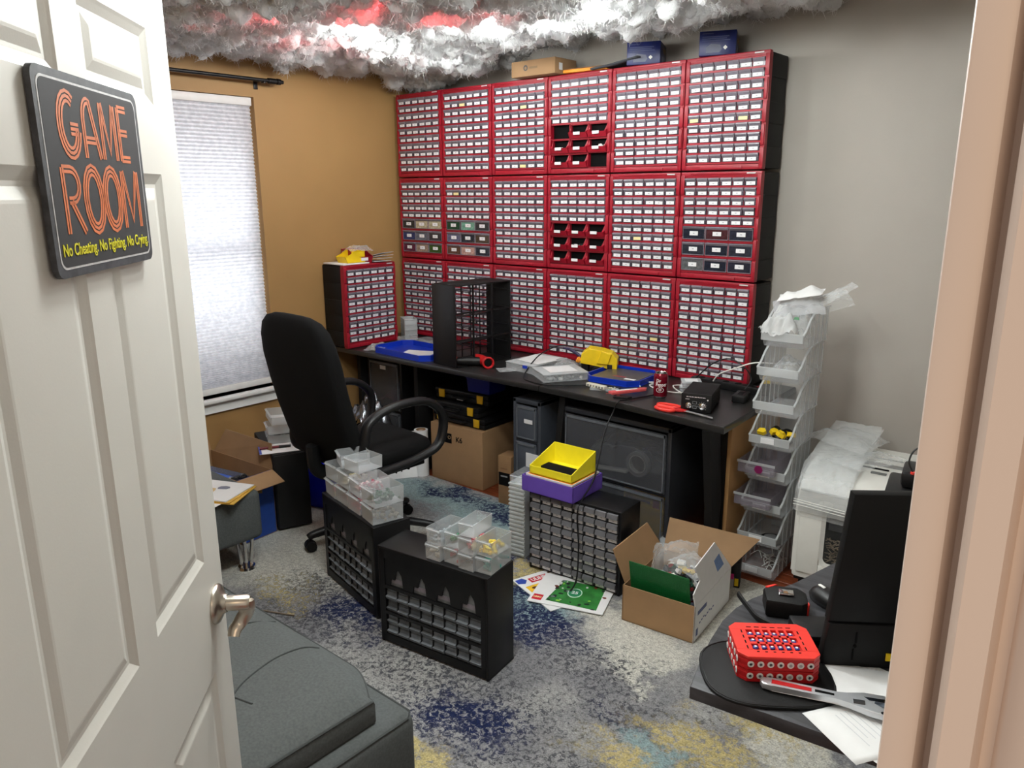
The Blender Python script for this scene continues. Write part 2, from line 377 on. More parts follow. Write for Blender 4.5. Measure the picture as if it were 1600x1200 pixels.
# rug ----------------------------------------------------------------
def rug_mat():
    m = bpy.data.materials.new('distressed_rug_pile'); m.use_nodes = True; nt = m.node_tree; n = nt.nodes; L = nt.links
    p = n['Principled BSDF']; p.inputs['Roughness'].default_value = .95; p.inputs['Specular IOR Level'].default_value = .15
    tc = n.new('ShaderNodeTexCoord')
    def noise(s, d=4, r=.55, dist=0):
        q = n.new('ShaderNodeTexNoise'); q.inputs['Scale'].default_value = s; q.inputs['Detail'].default_value = d; q.inputs['Roughness'].default_value = r; q.inputs['Distortion'].default_value = dist
        L.new(tc.outputs['Object'], q.inputs['Vector']); return q
    def math_(op, a, b_=None, clamp=False):
        q = n.new('ShaderNodeMath'); q.operation = op; q.use_clamp = clamp
        for i, v in enumerate((a, b_)):
            if v is None: continue
            if isinstance(v, (int, float)): q.inputs[i].default_value = v
            else: L.new(v, q.inputs[i])
        return q.outputs[0]
    def ramp(v, a, b_):
        q = n.new('ShaderNodeMapRange'); q.interpolation_type = 'SMOOTHSTEP'; q.inputs['From Min'].default_value = a; q.inputs['From Max'].default_value = b_
        L.new(v, q.inputs['Value']); return q.outputs[0]
    def mix(f, a, c):
        q = n.new('ShaderNodeMix'); q.data_type = 'RGBA'
        L.new(f, q.inputs['Factor'])
        for i, v in ((6, a), (7, c)):
            if isinstance(v, tuple): q.inputs[i].default_value = v
            else: L.new(v, q.inputs[i])
        return q.outputs[2]
    big = noise(2.2, 3); mid = noise(9, 5, .65, .6); fine = noise(55, 4, .7); vf = noise(170, 2, .6); wv = noise(48, 5, .8, .6)
    col = mix(ramp(big.outputs['Fac'], .40, .60), lin((124, 124, 127)), lin((158, 157, 155)))
    # warped position for the ragged outlines of the dyed patches
    wp = n.new('ShaderNodeVectorMath'); wp.operation = 'MULTIPLY_ADD'; wp.inputs[1].default_value = (.55, .55, 0)
    nv = n.new('ShaderNodeTexNoise'); nv.inputs['Scale'].default_value = 5; nv.inputs['Detail'].default_value = 6; nv.inputs['Roughness'].default_value = .7
    L.new(tc.outputs['Object'], nv.inputs['Vector']); L.new(nv.outputs['Color'], wp.inputs[0]); L.new(tc.outputs['Object'], wp.inputs[2])
    def patch(col, x, y, rx, ry, c, hard=.55, brk=None, thr=.5):
        q = n.new('ShaderNodeVectorMath'); q.operation = 'SUBTRACT'; q.inputs[1].default_value = (x+.275, y+.275, 0); L.new(wp.outputs[0], q.inputs[0])
        s = n.new('ShaderNodeVectorMath'); s.operation = 'MULTIPLY'; s.inputs[1].default_value = (1/rx, 1/ry, 0); L.new(q.outputs[0], s.inputs[0])
        l = n.new('ShaderNodeVectorMath'); l.operation = 'LENGTH'; L.new(s.outputs[0], l.inputs[0])
        f = ramp(l.outputs['Value'], 1.15, hard)
        if brk is not None:
            f = math_('MULTIPLY', f, ramp(math_('ADD', brk.outputs['Fac'], math_('MULTIPLY', f, .10)), thr, thr+.10))
        return mix(f, col, lin(c))
    cream, navy, teal, yel, dk = (196, 194, 185), (26, 35, 70), (134, 154, 156), (182, 167, 118), (74, 75, 80)
    for a in ((-2.75, 2.15, .5, .4, cream), (-3.1, 1.9, .5, .45, cream), (-1.34, 2.30, .22, .14, cream), (-1.55, 2.42, .2, .12, cream), (-1.28, 2.18, .11, .14, cream), (-1.05, 2.62, .25, .3, cream), (-1.25, 2.95, .3, .2, cream),
              (-2.45, 2.8, .5, .25, teal), (-3.1, 2.85, .4, .2, teal), (-1.85, 2.25, .25, .2, teal), (-.66, 2.08, .2, .13, cream)):
        col = patch(col, *a)
    for a in ((-2.35, 2.35, .5, .45, dk, .3, wv, .61), (-2.5, 1.70, .6, .34, dk, .3, wv, .54), (-1.8, 1.65, .6, .4, dk, .3, wv, .57), (-1.45, 2.08, .42, .28, dk, .3, wv, .57), (-1.1, 1.92, .5, .3, dk, .3, wv, .58), (-1.4, 1.55, .6, .4, dk, .3, wv, .58)):
        col = patch(col, *a)
    for a in ((-2.33, 1.75, .27, .16, navy, .3, wv, .51), (-1.72, 2.16, .30, .20, navy, .3, wv, .50), (-1.95, 2.40, .25, .25, navy, .3, wv, .50), (-2.11, 2.62, .25, .18, navy, .3, wv, .50), (-2.98, 2.92, .36, .14, navy, .3, wv, .50), (-2.5, 2.86, .36, .14, navy, .3, wv, .50), (-1.53, 1.55, .27, .17, navy, .3, wv, .50), (-1.0, 1.90, .3, .12, navy, .3, wv, .54)):
        col = patch(col, *a)
    for a in ((-.90, 1.93, .28, .11, yel, .3, wv, .50), (-1.0, 1.72, .26, .10, yel, .3, wv, .49), (-.80, 2.14, .2, .10, yel, .3, wv, .49), (-1.57, 1.31, .2, .10, yel, .3, wv, .47), (-2.05, 2.5, .14, .15, yel, .3, wv, .50), (-2.73, 1.68, .3, .15, yel, .3, wv, .58), (-1.0, 1.82, .13, .06, teal, .3, wv, .44)):
        col = patch(col, *a)
    # speckle of the worn pile
    hs = n.new('ShaderNodeHueSaturation'); L.new(col, hs.inputs['Color'])
    v = math_('ADD', math_('MULTIPLY', ramp(fine.outputs['Fac'], .32, .68), .38), math_('MULTIPLY', ramp(vf.outputs['Fac'], .3, .7), .46))
    L.new(math_('ADD', v, .56), hs.inputs['Value'])
    L.new(hs.outputs[0], p.inputs['Base Color'])
    bp = n.new('ShaderNodeBump'); bp.inputs['Strength'].default_value = .6; bp.inputs['Distance'].default_value = .006
    L.new(math_('ADD', fine.outputs['Fac'], vf.outputs['Fac']), bp.inputs['Height']); L.new(bp.outputs[0], p.inputs['Normal'])
    return m
rug = MB().box(-3.72, .3, -.0122, -.42, 3.05, 0, b=.004).obj('rug', rug_mat())
tag(rug, 'grey abstract rug with navy, cream and yellow blotches covering the floor', 'rug')

# cloud of polyester stuffing under the ceiling ------------------------
def cloud_mat():
    m = bpy.data.materials.new('polyester_stuffing'); m.use_nodes = True; nt = m.node_tree; n = nt.nodes; L = nt.links
    p = n['Principled BSDF']; p.inputs['Roughness'].default_value = 1; p.inputs['Specular IOR Level'].default_value = 0; p.inputs['Base Color'].default_value = (.86, .86, .865, 1)
    tr = n.new('ShaderNodeBsdfTranslucent'); tr.inputs['Color'].default_value = (.90, .90, .90, 1)
    mx = n.new('ShaderNodeMixShader'); mx.inputs[0].default_value = .5
    tc = n.new('ShaderNodeTexCoord'); nz = n.new('ShaderNodeTexNoise'); nz.inputs['Scale'].default_value = 34; nz.inputs['Detail'].default_value = 6; nz.inputs['Roughness'].default_value = .6; nz.inputs['Distortion'].default_value = .5
    bp = n.new('ShaderNodeBump'); bp.inputs['Strength'].default_value = .5; bp.inputs['Distance'].default_value = .012
    L.new(tc.outputs['Object'], nz.inputs['Vector']); L.new(nz.outputs['Fac'], bp.inputs['Height'])
    L.new(bp.outputs[0], p.inputs['Normal']); L.new(bp.outputs[0], tr.inputs['Normal'])
    L.new(p.outputs[0], mx.inputs[1]); L.new(tr.outputs[0], mx.inputs[2]); L.new(mx.outputs[0], n['Material Output'].inputs[0]); return m
def build_cloud():
    import numpy as np
    rnd = random.Random(11); var = []
    for k in range(14):
        t = bmesh.new(); bmesh.ops.create_icosphere(t, subdivisions=4 if k < 8 else 3, radius=1.0); off = Vector((k*7.3, k*3.1, k*5.7))
        V = []
        for v in t.verts:
            d = v.co.normalized()
            q = .30*mnoise.noise(d*1.4+off) + .42*abs(mnoise.noise(d*2.6+off)) + .24*abs(mnoise.noise(d*5.5+off)) + .07*abs(mnoise.noise(d*12+off))
            V.append(d*(.74+q))
        t.verts.ensure_lookup_table()
        var.append((np.array([tuple(v) for v in V]), np.array([[v.index for v in f.verts] for f in t.faces]))); t.free()
    VV = []; FF = []; base = 0
    def lobe(x, y, z, r, sz=.8, fine=True):
        nonlocal base
        v, f = var[rnd.randrange(8) if fine else 8+rnd.randrange(6)]; a = rnd.uniform(0, 6.28); c, s = cos(a), sin(a)
        q = v.copy(); q[:, 0], q[:, 1] = v[:, 0]*c - v[:, 1]*s, v[:, 0]*s + v[:, 1]*c
        q = q*np.array([r*rnd.uniform(.85, 1.25), r*rnd.uniform(.85, 1.25), r*sz]) + np.array([x, y, z])
        q[:, 2] = np.minimum(q[:, 2], ZC-.002); q[:, 0] = np.maximum(q[:, 0], XL+.004); q[:, 1] = np.minimum(q[:, 1], YB-.004)
        VV.append(q); FF.append(f+base); base += len(q)
    step = .155; y = .75
    while y < 3.72:
        x = XL+.04
        lim = -1.10 - (.10*sin(y*4)+.05*sin(y*9)) if y > 2.2 else -1.15-.15*sin(y*3)
        while x < lim:
            px, py = x+rnd.uniform(-.05, .05), y+rnd.uniform(-.05, .05)
            near = py < 1.6 or px < -3.0 and py < 1.5
            h = mnoise.noise(Vector((px*2.3, py*2.3, 0)))
            z = 2.455+.05*h
            hi = py > 3.2 and px > -3.15
            lobe(px, py, 2.492 if hi else z, rnd.uniform(.05, .072) if hi else rnd.uniform(.085, .125), .78, not near)
            x += step
        y += step*.9
    # wisps and tufts that hang lower
    for (x, y, z, r) in ((-3.86, 3.55, 2.40, .12), (-3.72, 3.60, 2.385, .10), (-3.88, 3.42, 2.37, .085), (-3.62, 3.62, 2.40, .09), (-3.80, 3.60, 2.35, .06), (-3.93, 2.95, 2.41, .08), (-3.88, 2.62, 2.39, .075), (-3.9, 2.35, 2.42, .085),
                         (-3.3, 3.1, 2.42, .09), (-2.9, 3.2, 2.41, .075), (-2.95, 3.0, 2.39, .06), (-2.6, 3.1, 2.43, .08), (-3.1, 2.6, 2.40, .08), (-3.35, 2.8, 2.40, .07), (-1.3, 3.12, 2.45, .08), (-1.15, 3.1, 2.46, .07), (-1.5, 3.1, 2.44, .08)):
        lobe(x, y, z, r, .8)
    for _ in range(150):
        x, y = rnd.uniform(-3.95, -1.2), rnd.uniform(1.7, 3.15)
        lobe(x, y, 2.43-rnd.uniform(-.01, .045)+(.03 if y > 3.25 and x > -2.7 else 0), rnd.uniform(.028, .06), rnd.uniform(.7, 1.2), False)
    V = np.concatenate(VV); F = np.concatenate(FF)
    # loose fibres standing off the surface of the stuffing
    rg = np.random.default_rng(4); A, B, Cc = V[F[:, 0]], V[F[:, 1]], V[F[:, 2]]; N = np.cross(B-A, Cc-A); ar = np.linalg.norm(N, axis=1)+1e-12; N /= ar[:, None]
    wgt = ar*(N[:, 2] < .35)*(A[:, 1] > 1.5)*(A[:, 2] < ZC-.03); wgt /= wgt.sum(); K = 150000
    f = rg.choice(len(F), K, p=wgt); u, v = rg.random(K), rg.random(K); fl_ = u+v > 1; u[fl_], v[fl_] = 1-u[fl_], 1-v[fl_]
    p = A[f]+(B[f]-A[f])*u[:, None]+(Cc[f]-A[f])*v[:, None]; d = N[f]*.55+rg.normal(0, .6, (K, 3)); d /= np.linalg.norm(d, axis=1)[:, None]
    ln_ = rg.uniform(.012, .045, K)[:, None]; w_ = rg.normal(0, 1, (K, 3)); w_ -= d*(w_*d).sum(1)[:, None]; w_ /= np.linalg.norm(w_, axis=1)[:, None]; sd = np.cross(d, w_)*rg.uniform(.0005, .0011, K)[:, None]
    q0 = p-d*.004; q1 = p+d*ln_*.5+w_*ln_*.14; q2 = p+d*ln_*.86+w_*ln_*.42
    R_ = np.stack([q0-sd, q0+sd, q1-sd*.8, q1+sd*.8, q2-sd*.3, q2+sd*.3], 1).reshape(-1, 3); R_[:, 2] = np.minimum(R_[:, 2], ZC-.002); R_[:, 0] = np.maximum(R_[:, 0], XL+.002); R_[:, 1] = np.minimum(R_[:, 1], YB-.002)
    i0 = len(V)+np.arange(K)[:, None]*6; T_ = np.concatenate([i0+np.array([a]) for a in ([0, 1, 3], [0, 3, 2], [2, 3, 5], [2, 5, 4])]); V = np.concatenate([V, R_]); F = np.concatenate([F, T_])
    me = bpy.data.meshes.new('cloud_stuffing'); me.vertices.add(len(V)); me.vertices.foreach_set('co', V.astype('f').ravel())
    me.loops.add(F.size); me.loops.foreach_set('vertex_index', F.astype('i').ravel())
    me.polygons.add(len(F)); me.polygons.foreach_set('loop_start', (np.arange(len(F))*3).astype('i'))
    me.update(calc_edges=True); me.polygons.foreach_set('use_smooth', [True]*len(F)); me.materials.append(cloud_mat())
    o = put('cloud_stuffing', me); tag(o, 'fluffy grey white stuffing cloud with lamps inside, hung under the ceiling', 'cloud decoration', kind='stuff')
build_cloud()
# ------------------------------------------------------------------ the open door with its sign and lever
DA = math.atan2(.6947, -.7193); S0 = .69
dpos = Vector((.6947*-.4418, .7193*-.4418, 0)) + Vector((-.7193, .6947, 0))*S0
door = bpy.data.objects.new('door_1', None); COL.objects.link(door); door.location = dpos; door.rotation_euler = (0, 0, DA); struct(door)
door['label'] = 'white six panel door standing open'
DW, DT, DZ1 = .75, .035, 2.03
P = lambda s: s-S0
cols = ((.095, .335), (.41, .655)); rows = ((.13, .795), (1.02, 1.71), (1.815, 1.93))
b = MB()
# stiles and rails
b.box(0, 0, .012, .095, DT, DZ1); b.box(.655, 0, .012, DW, DT, DZ1); b.box(.335, 0, .012, .41, DT, DZ1)
for x0, x1 in cols:
    zz = [.012] + [z for r in rows for z in r] + [DZ1]
    for a, c in zip(zz[0::2], zz[1::2]): b.box(x0, 0, a, x1, DT, c)
b.obj('door_frame', M_door, door, smooth=False)
for x0, x1 in cols:
    for z0, z1 in rows:
        q = MB()
        # sloped sticking, recessed flat and raised field, all one moulded panel
        def ring(i, y): return [(x0+i, y, z0+i), (x1-i, y, z0+i), (x1-i, y, z1-i), (x0+i, y, z1-i)]
        prof = [(0, 0), (.005, .0022), (.016, .0065), (.022, .0065), (.036, .0025), (.040, .002)]
        for (i0, y0), (i1, y1) in zip(prof[:-1], prof[1:]):
            A, B = ring(i0, y0), ring(i1, y1)
            for k in range(4): q.quad([A[k], A[(k+1) % 4], B[(k+1) % 4], B[k]])
        q.quad(ring(*prof[-1]))
        q.quad([(x, DT-.006, z) for x, y, z in ring(0, 0)])
        q.obj('door_panel', M_door, door, smooth=False)
# lever set
kx, kz = .695, .914
kn = bpy.data.objects.new('door_handle', None); COL.objects.link(kn); kn.parent = door; kn.location = (kx, 0, kz)
kn['label'] = 'brushed nickel lever handle'
My = Matrix.Rotation(pi/2, 4, 'X')
MB().lathe([(0, 0), (.038, 0), (.0385, .004), (.036, .008), (.028, .012), (.020, .015), (.017, .022), (0, .022)], 32, M=My).obj('rose', M_nickel, kn, angle=60)
b = MB(); b.lathe([(0, .02), (.0148, .02), (.0148, .060), (.012, .065), (0, .065)], 20, M=My)
b.tube([(0, -.058, .004), (.003, -.058, -.012), (.008, -.052, -.028), (.006, -.040, -.046), (-.002, -.032, -.056), (-.010, -.030, -.067)], [.0145, .0145, .014, .0135, .013, .0115], 10, sx=.5, up=(0, 1, 0))
b.obj('lever', M_nickel, kn, angle=60)
MB().cyl((.0135, -.034, .0), (.0152, -.034, .0), .0022, n=8).obj('set_screw', M_dark, kn)
MB().box(DW-.0005, .008, kz-.03, DW+.001, .028, kz+.03).obj('latch_plate', M_nickel, door)

# sign -------------------------------------------------------------------
def rrect(x0, y0, x1, y1, r, n=5):
    p = []
    for cx, cy, a in ((x1-r, y1-r, 0), (x0+r, y1-r, 90), (x0+r, y0+r, 180), (x1-r, y0+r, 270)):
        for i in range(n+1): t = R(a+90*i/n); p.append((cx+r*cos(t), cy+r*sin(t)))
    return p
SW, SH = .305, .236
sg = thing('wall_sign', 'black GAME ROOM sign with orange letters hung on the white door', 'sign', tuple(dpos + Vector((cos(DA), sin(DA), 0))*(.935-S0+SW/2) + Vector((sin(DA), -cos(DA), 0))*.0005 + Vector((0, 0, 1.5835))), math.degrees(DA))
M_signblk = mat('sign_face_print', (27, 22, 25), .75, var=.06); M_signedge = mat('worn_sign_edge', (56, 57, 61), .55, var=.45, scale=70)
M_signline = mat('sign_border_line', (196, 194, 194), .5, var=.2, scale=80)
Mf = Matrix(((1,0,0,0),(0,0,-1,0),(0,1,0,0),(0,0,0,1)))         # x,y drawn upright, thickness towards the viewer
MB().prism(rrect(-SW/2, 0, SW/2, SH, .014), .0015, .0085, M=Mf).obj('sign_board', M_signedge, sg, smooth=False)
MB().prism(rrect(-SW/2+.0095, .0095, SW/2-.0095, SH-.0095, .013), .0085, .0089, M=Mf).obj('sign_border', M_signline, sg, smooth=False)
MB().prism(rrect(-SW/2+.0122, .0122, SW/2-.0122, SH-.0122, .0115), .0089, .0092, M=Mf).obj('sign_face', M_signblk, sg, smooth=False)
M_neon = mat('sign_orange_print', (206, 112, 66), .5, var=.12, scale=60)
def strokes(b, paths, x, y, w, h, lw, gap, cnt):
    for pth, closed in paths:
        P2 = [Vector((x+u*w, y+v*h)) for u, v in pth]
        for k in range(cnt):
            o = (k-(cnt-1)/2)*gap
            L_, n = [], len(P2)
            for i in range(n):
                a = P2[i-1] if (i or closed) else P2[i]; c = P2[(i+1) % n] if (i < n-1 or closed) else P2[i]
                d = (c-a).normalized(); nn = Vector((-d.y, d.x)); L_.append((P2[i]+nn*(o-lw/2), P2[i]+nn*(o+lw/2)))
            for i in range(n if closed else n-1):
                A, B = L_[i], L_[(i+1) % n]
                b.quad([(A[0].x, A[0].y, .0096), (B[0].x, B[0].y, .0096), (B[1].x, B[1].y, .0096), (A[1].x, A[1].y, .0096)], M=Mf)
    return b
def arc(cx, cy, rx, ry, a0, a1, n=16): return [(cx+rx*cos(R(a0+(a1-a0)*i/n)), cy+ry*sin(R(a0+(a1-a0)*i/n))) for i in range(n+1)]
GL = {'G': [(arc(.5, .5, .45, .45, 55, 350), False), ([(.96, .44), (.55, .44)], False)],
      'A': [([(.1, 0), (.1, .62)]+arc(.42, .62, .32, .33, 180, 90, 6)+[(.5, .95), (.92, 0)], False), ([(.18, .3), (.78, .3)], False)],
      'M': [([(.06, 0), (.06, .97)], False), ([(.12, .97), (.5, .12), (.88, .97)], False), ([(.94, .97), (.94, 0)], False)],
      'E': [([(.2, 0), (.2, .97)], False), ([(.2, .95), (.9, .95)], False), ([(.2, .52), (.86, .52)], False), ([(.2, .04), (.92, .04)], False)],
      'R': [([(.12, 0), (.12, .97)], False), ([(.12, .95), (.5, .95)]+arc(.5, .72, .36, .23, 90, -90, 8)+[(.3, .49)], False), ([(.42, .47), (.95, 0)], False)],
      'O': [(arc(.5, .5, .44, .46, 0, 337.5, 15), True)]}
def word(wd, xs, y, h, name):
    for ch, (x0, x1) in zip(wd, xs):
        strokes(MB(), GL[ch], x0, y, x1-x0, h, .0040, .0058, 3 if ch in 'GO' else 2).obj(name, M_neon, sg, smooth=False)
word('GAME', ((-.102, -.050), (-.042, .010), (.014, .062), (.066, .108)), .140, .073, 'sign_letter')
word('ROOM', ((-.118, -.064), (-.058, -.004), (.000, .054), (.060, .122)), .050, .079, 'sign_letter')
text('sign_motto', 'No Cheating. No Fighting. No Crying.', .0205, (0, -.0095, .031), mat('sign_yellow_print', (214, 206, 40), .5), sg, sx=.86, bold=.0002)
# ------------------------------------------------------------------ red drawer cabinets
CW, CH, CD = .4137, .5163, .216
X0, YC, ZD = -3.974, 3.510, .742
IN_X, IN_Z0, IN_Z1 = .0235, .030, .4835          # opening inside the red frame
DWD, DHT = (CW-2*IN_X)/6, (IN_Z1-IN_Z0)/10
def red_frame(lower='small'):
    b = MB(); W, H = CW-.004, CH-.005; fy = .030
    b.box(.002, 0, H-.024, W, fy, H, b=.003); b.box(.002, 0, .002, W, fy, .027, b=.003)          # top and bottom rails
    b.box(.10, -.004, .004, W-.10, .004, .020, b=.002); b.box(.05, -.003, H-.014, W-.05, .004, H-.002, b=.002)
    for x0, x1, s in ((.002, .0215, 1), (W-.0195, W, -1)):
        b.box(x0, .002, .012, x1, fy, H-.012)
        for k in range(5):                                                                        # alternating lugs along the sides
            z0 = .006+k*(H-.012)/5; z1 = z0+(H-.012)/5-.008
            o = .0035 if k % 2 else 0
            b.box(x0+(o if s > 0 else 0), -.004, z0, x1-(o if s < 0 else 0), .01, z1, b=.0025)
    n0 = 0
    if lower != 'small': n0 = 5
    for k in range(n0, 10): b.box(.0215, .002, IN_Z0+k*DHT-.0005, W-.0195, fy, IN_Z0+k*DHT+.0085)
    b.box(.0215, .002, IN_Z1-.002, W-.0195, fy, IN_Z1+.008)
    for i in range(1, 6): b.box(IN_X+i*DWD-.0012, .004, IN_Z0+n0*DHT, IN_X+i*DWD+.0012, fy, IN_Z1)
    if n0:
        bh = DHT*5/3; bwd = (CW-2*IN_X)/3
        for k in range(3): b.box(.0215, .002, IN_Z0+k*bh-.0005, W-.0195, fy, IN_Z0+k*bh+(.011 if lower == 'large' else .003))
        for i in (1, 2): b.box(IN_X+i*bwd-.0018, .002, IN_Z0, IN_X+i*bwd+.0018, fy, IN_Z0+5*DHT)
    b.box(.02, fy-.003, .02 if lower != 'bins' else IN_Z0+5*DHT, W-.018, fy, H-.02, 1)
    if lower == 'bins': b.box(.02, fy-.003, .02, W-.018, fy, IN_Z0+5*DHT, 2)  # black back shows the shell and paints in the shade inside the bins
    return b.mesh('frame', [M_red, M_darkred, M_dark], True, 30)
FR = {k: red_frame(k) for k in ('small', 'large', 'bins')}
def shell_mesh():
    b = MB(); W, H = CW-.006, CH-.006
    b.box(.006, .028, .006, W-.002, CD, H-.003, b=.006)
    for k in range(5):
        z0 = .008+k*(H-.016)/5; z1 = z0+(H-.016)/5-.006; o = .0025 if k % 2 else 0
        b.box(.003+o, .030, z0, .02, CD-.012-o*3, z1, b=.003); b.box(W-.016, .030, z0, W+.002-o, CD-.012-o*3, z1, b=.003)
    return b.mesh('shell', M_black2, True, 30)
SHELL = shell_mesh()
def small_drawer():
    b = MB(); w, h = DWD-.0040, DHT-.0095
    b.box(0, -.001, 0, w, .020, h, 0)
    b.hexa([(.0006,-.001,h*.48),(w-.0006,-.001,h*.48),(w-.0006,0,h*.54),(.0006,0,h*.54),(.0006,-.0105,h*.80),(w-.0006,-.0105,h*.80),(w-.0006,.0,h),(.0006,.0,h)], 1)
    b.hexa([(.0006,-.0105,h*.80),(w-.0006,-.0105,h*.80),(w-.0006,0,h),(.0006,0,h),(.0006,-.0095,h*.93),(w-.0006,-.0095,h*.93),(w-.0006,0,h*1.02),(.0006,0,h*1.02)], 1)
    return b.mesh('drawer', [M_smoky, M_lip], False)
DRAWER = small_drawer()
def label_mesh(w, h, nm='label'):
    b = MB(); b.box(0, -.0012, 0, w, -.0002, h, 0)
    b.quad([(w*.40, -.0013, h*.42), (w*.60, -.0013, h*.42), (w*.60, -.0013, h*.60), (w*.40, -.0013, h*.60)], 1)
    return b.mesh(nm, [M_label, M_ink], False)
LAB = label_mesh(DWD*.70, DHT*.345); LABY = MB().box(0, -.0012, 0, DWD*.70, -.0002, DHT*.345).mesh('label', mat('cream_label_paper', (236, 220, 160), .6), False)
BH, BW3 = DHT*5/3, (CW-2*IN_X)/3
def big_drawer(m):
    b = MB(); w, h = BW3-.004, BH-.014
    b.box(0, .0, 0, w, .02, h*.82, 0); b.box(0, -.002, h*.80, w, .02, h, 1); b.box(.002, -.009, h*.90, w-.002, 0, h*.985, 1, b=.001, seg=1)
    for x in (0, w-.0025): b.box(x, -.0025, 0, x+.0025, .0, h*.9, 1)
    b.box(0, -.0025, 0, w, 0, .003, 1)
    return b.mesh('large_drawer', [m, M_lip], False)
BIGLAB = label_mesh(BW3*.36, .020)
def open_bin():
    b = MB(); w, h, d, t = BW3-.004, BH-.004, .12, .002
    b.box(0, .0, 0, w, d, t)
    for x in (0, w-t): b.prism([(0, 0), (d, 0), (d, h), (.022, h), (.006, h*.52), (-.012, h*.38)], x, x+t, M=Matrix(((0,0,1,0),(1,0,0,0),(0,1,0,0),(0,0,0,1))))
    b.box(0, d-t, 0, w, d, h)
    b.hexa([(0,0,0),(w,0,0),(w,t,0),(0,t,0),(0,-.012,h*.38),(w,-.012,h*.38),(w,-.012+t,h*.38),(0,-.012+t,h*.38)])
    for x in (0, w): s = 1 if x == 0 else -1; b.hexa([(x,-.013,h*.34),(x+s*.016,-.013,h*.34),(x+s*.016,-.004,h*.34),(x,.018,h*.34),(x,.006,h*.55),(x+s*.005,.008,h*.55),(x+s*.005,.012,h*.9),(x,.018,h)])
    b.box(0, .010, h-.006, w, .020, h, b=.001, seg=1)
    return b.mesh('open_bin', M_red, False)
BIN = open_bin(); BINLAB = MB().box(-.021, -.0145, 0, .021, -.0125, .015).mesh('label', M_label, False)
contents = {}
def cmat(c): return mat('drawer_content_%d_%d_%d' % c, c, .25, var=.35, scale=70)
rl = random.Random(5)
def cabinet(label, loc, rz=0, kind='small', colors=None, missing=(), fill=()):
    t = thing('drawer_cabinet', label, 'drawer cabinet', loc, rz, 'red framed parts cabinets')
    put('frame', FR[kind], t); put('shell', SHELL, t)
    MB().box(CW-.075, -.0052, CH-.0165, CW-.032, -.0032, CH-.0105).obj('badge', mat('badge_print', (206, 200, 200), .4), t, smooth=False)
    for r in range(5 if kind != 'small' else 0, 10):
        for c in range(6):
            x, z = IN_X+c*DWD+.0020, IN_Z0+r*DHT+.0090
            d = put('drawer', DRAWER, t, (x, rl.uniform(-.0025, .003), z))
            lx = rl.gauss(0, .0016)
            l = put('label', LABY if rl.random() < .012 else LAB, d, (DWD*.115+lx, -.0009, DHT*.045), (0, rl.gauss(0, .018), 0))
    if kind == 'large':
        for k in range(9):
            r, c = divmod(k, 3); x, z = IN_X+c*BW3+.0020, IN_Z0+(2-r)*BH+.0115; cc = colors[k]
            if cc not in contents: contents[cc] = big_drawer(cmat(cc))
            d = put('large_drawer', contents[cc], t, (x, rl.uniform(-.003, .002), z))
            put('label', BIGLAB, d, (BW3*.31, -.0012, .019))
    if kind == 'bins':
        for k in range(9):
            if k in missing: continue
            r, c = divmod(k, 3); x, z = IN_X+c*BW3+.0020, IN_Z0+(2-r)*BH+.0035
            d = put('open_bin', BIN, t, (x, -.004, z)); put('label', BINLAB, d, (BW3*.5-.004, -.001, BH*.20))
    return t
rowname = ('top row', 'middle row', 'bottom row'); ordn = ('first', 'second', 'third', 'fourth', 'fifth', 'sixth')
dkg, dkb = (40, 42, 46), (28, 34, 48)
LARGE = {(0, 1): [dkg, (176, 166, 140), (172, 164, 138), (40, 52, 96), (96, 100, 112), (58, 54, 60), (84, 30, 58), (150, 130, 116), (52, 78, 34)],
         (1, 1): [(20, 62, 44), (104, 150, 132), dkg, (92, 94, 120), dkb, (62, 50, 40), (86, 60, 48), (176, 140, 130), dkb],
         (5, 1): [dkb, (66, 34, 40), (34, 38, 52), (40, 44, 54), dkb, (38, 42, 54), (88, 90, 92), dkb, (36, 38, 52)]}
for j in range(3):
    for i in range(6):
        k = 'large' if (i, j) in LARGE else ('bins' if i == 3 and j < 2 else 'small')
        extra = {'small': 'of sixty small drawers', 'large': 'with nine large drawers below', 'bins': 'with red open bins below'}[k]
        cabinet('red framed cabinet %s, %s, %s from tan wall' % (extra, rowname[j], ordn[i]), (X0+i*CW, YC, ZD+(2-j)*CH), 0, k, LARGE.get((i, j)), (0, 8) if (i, j) == (3, 0) else ())
cabinet('red framed drawer cabinet standing alone on the desk against the tan wall', (-3.80, 2.885, ZD), 90)
# a few loose bits lying in the open bins
heap('loose_parts', 'white loose parts in the right middle red bin of the top row', 'toy parts', (X0+3*CW+IN_X+BW3*2.5, YC+.05, ZD+2*CH+IN_Z0+BH+.006), .04, .04, .05, [(235, 235, 232)], 26, .018, 3)
heap('loose_parts', 'black and white loose parts in the centre red bin of the middle row', 'toy parts', (X0+3*CW+IN_X+BW3*1.5, YC+.05, ZD+CH+IN_Z0+BH+.006), .04, .04, .045, [(225, 225, 225), (30, 30, 30)], 26, .018, 4)
heap('loose_parts', 'white loose parts in the left middle red bin of the top row', 'toy parts', (X0+3*CW+IN_X+BW3*.5, YC+.05, ZD+2*CH+IN_Z0+BH+.006), .035, .035, .032, [(225, 225, 225)], 18, .016, 5)

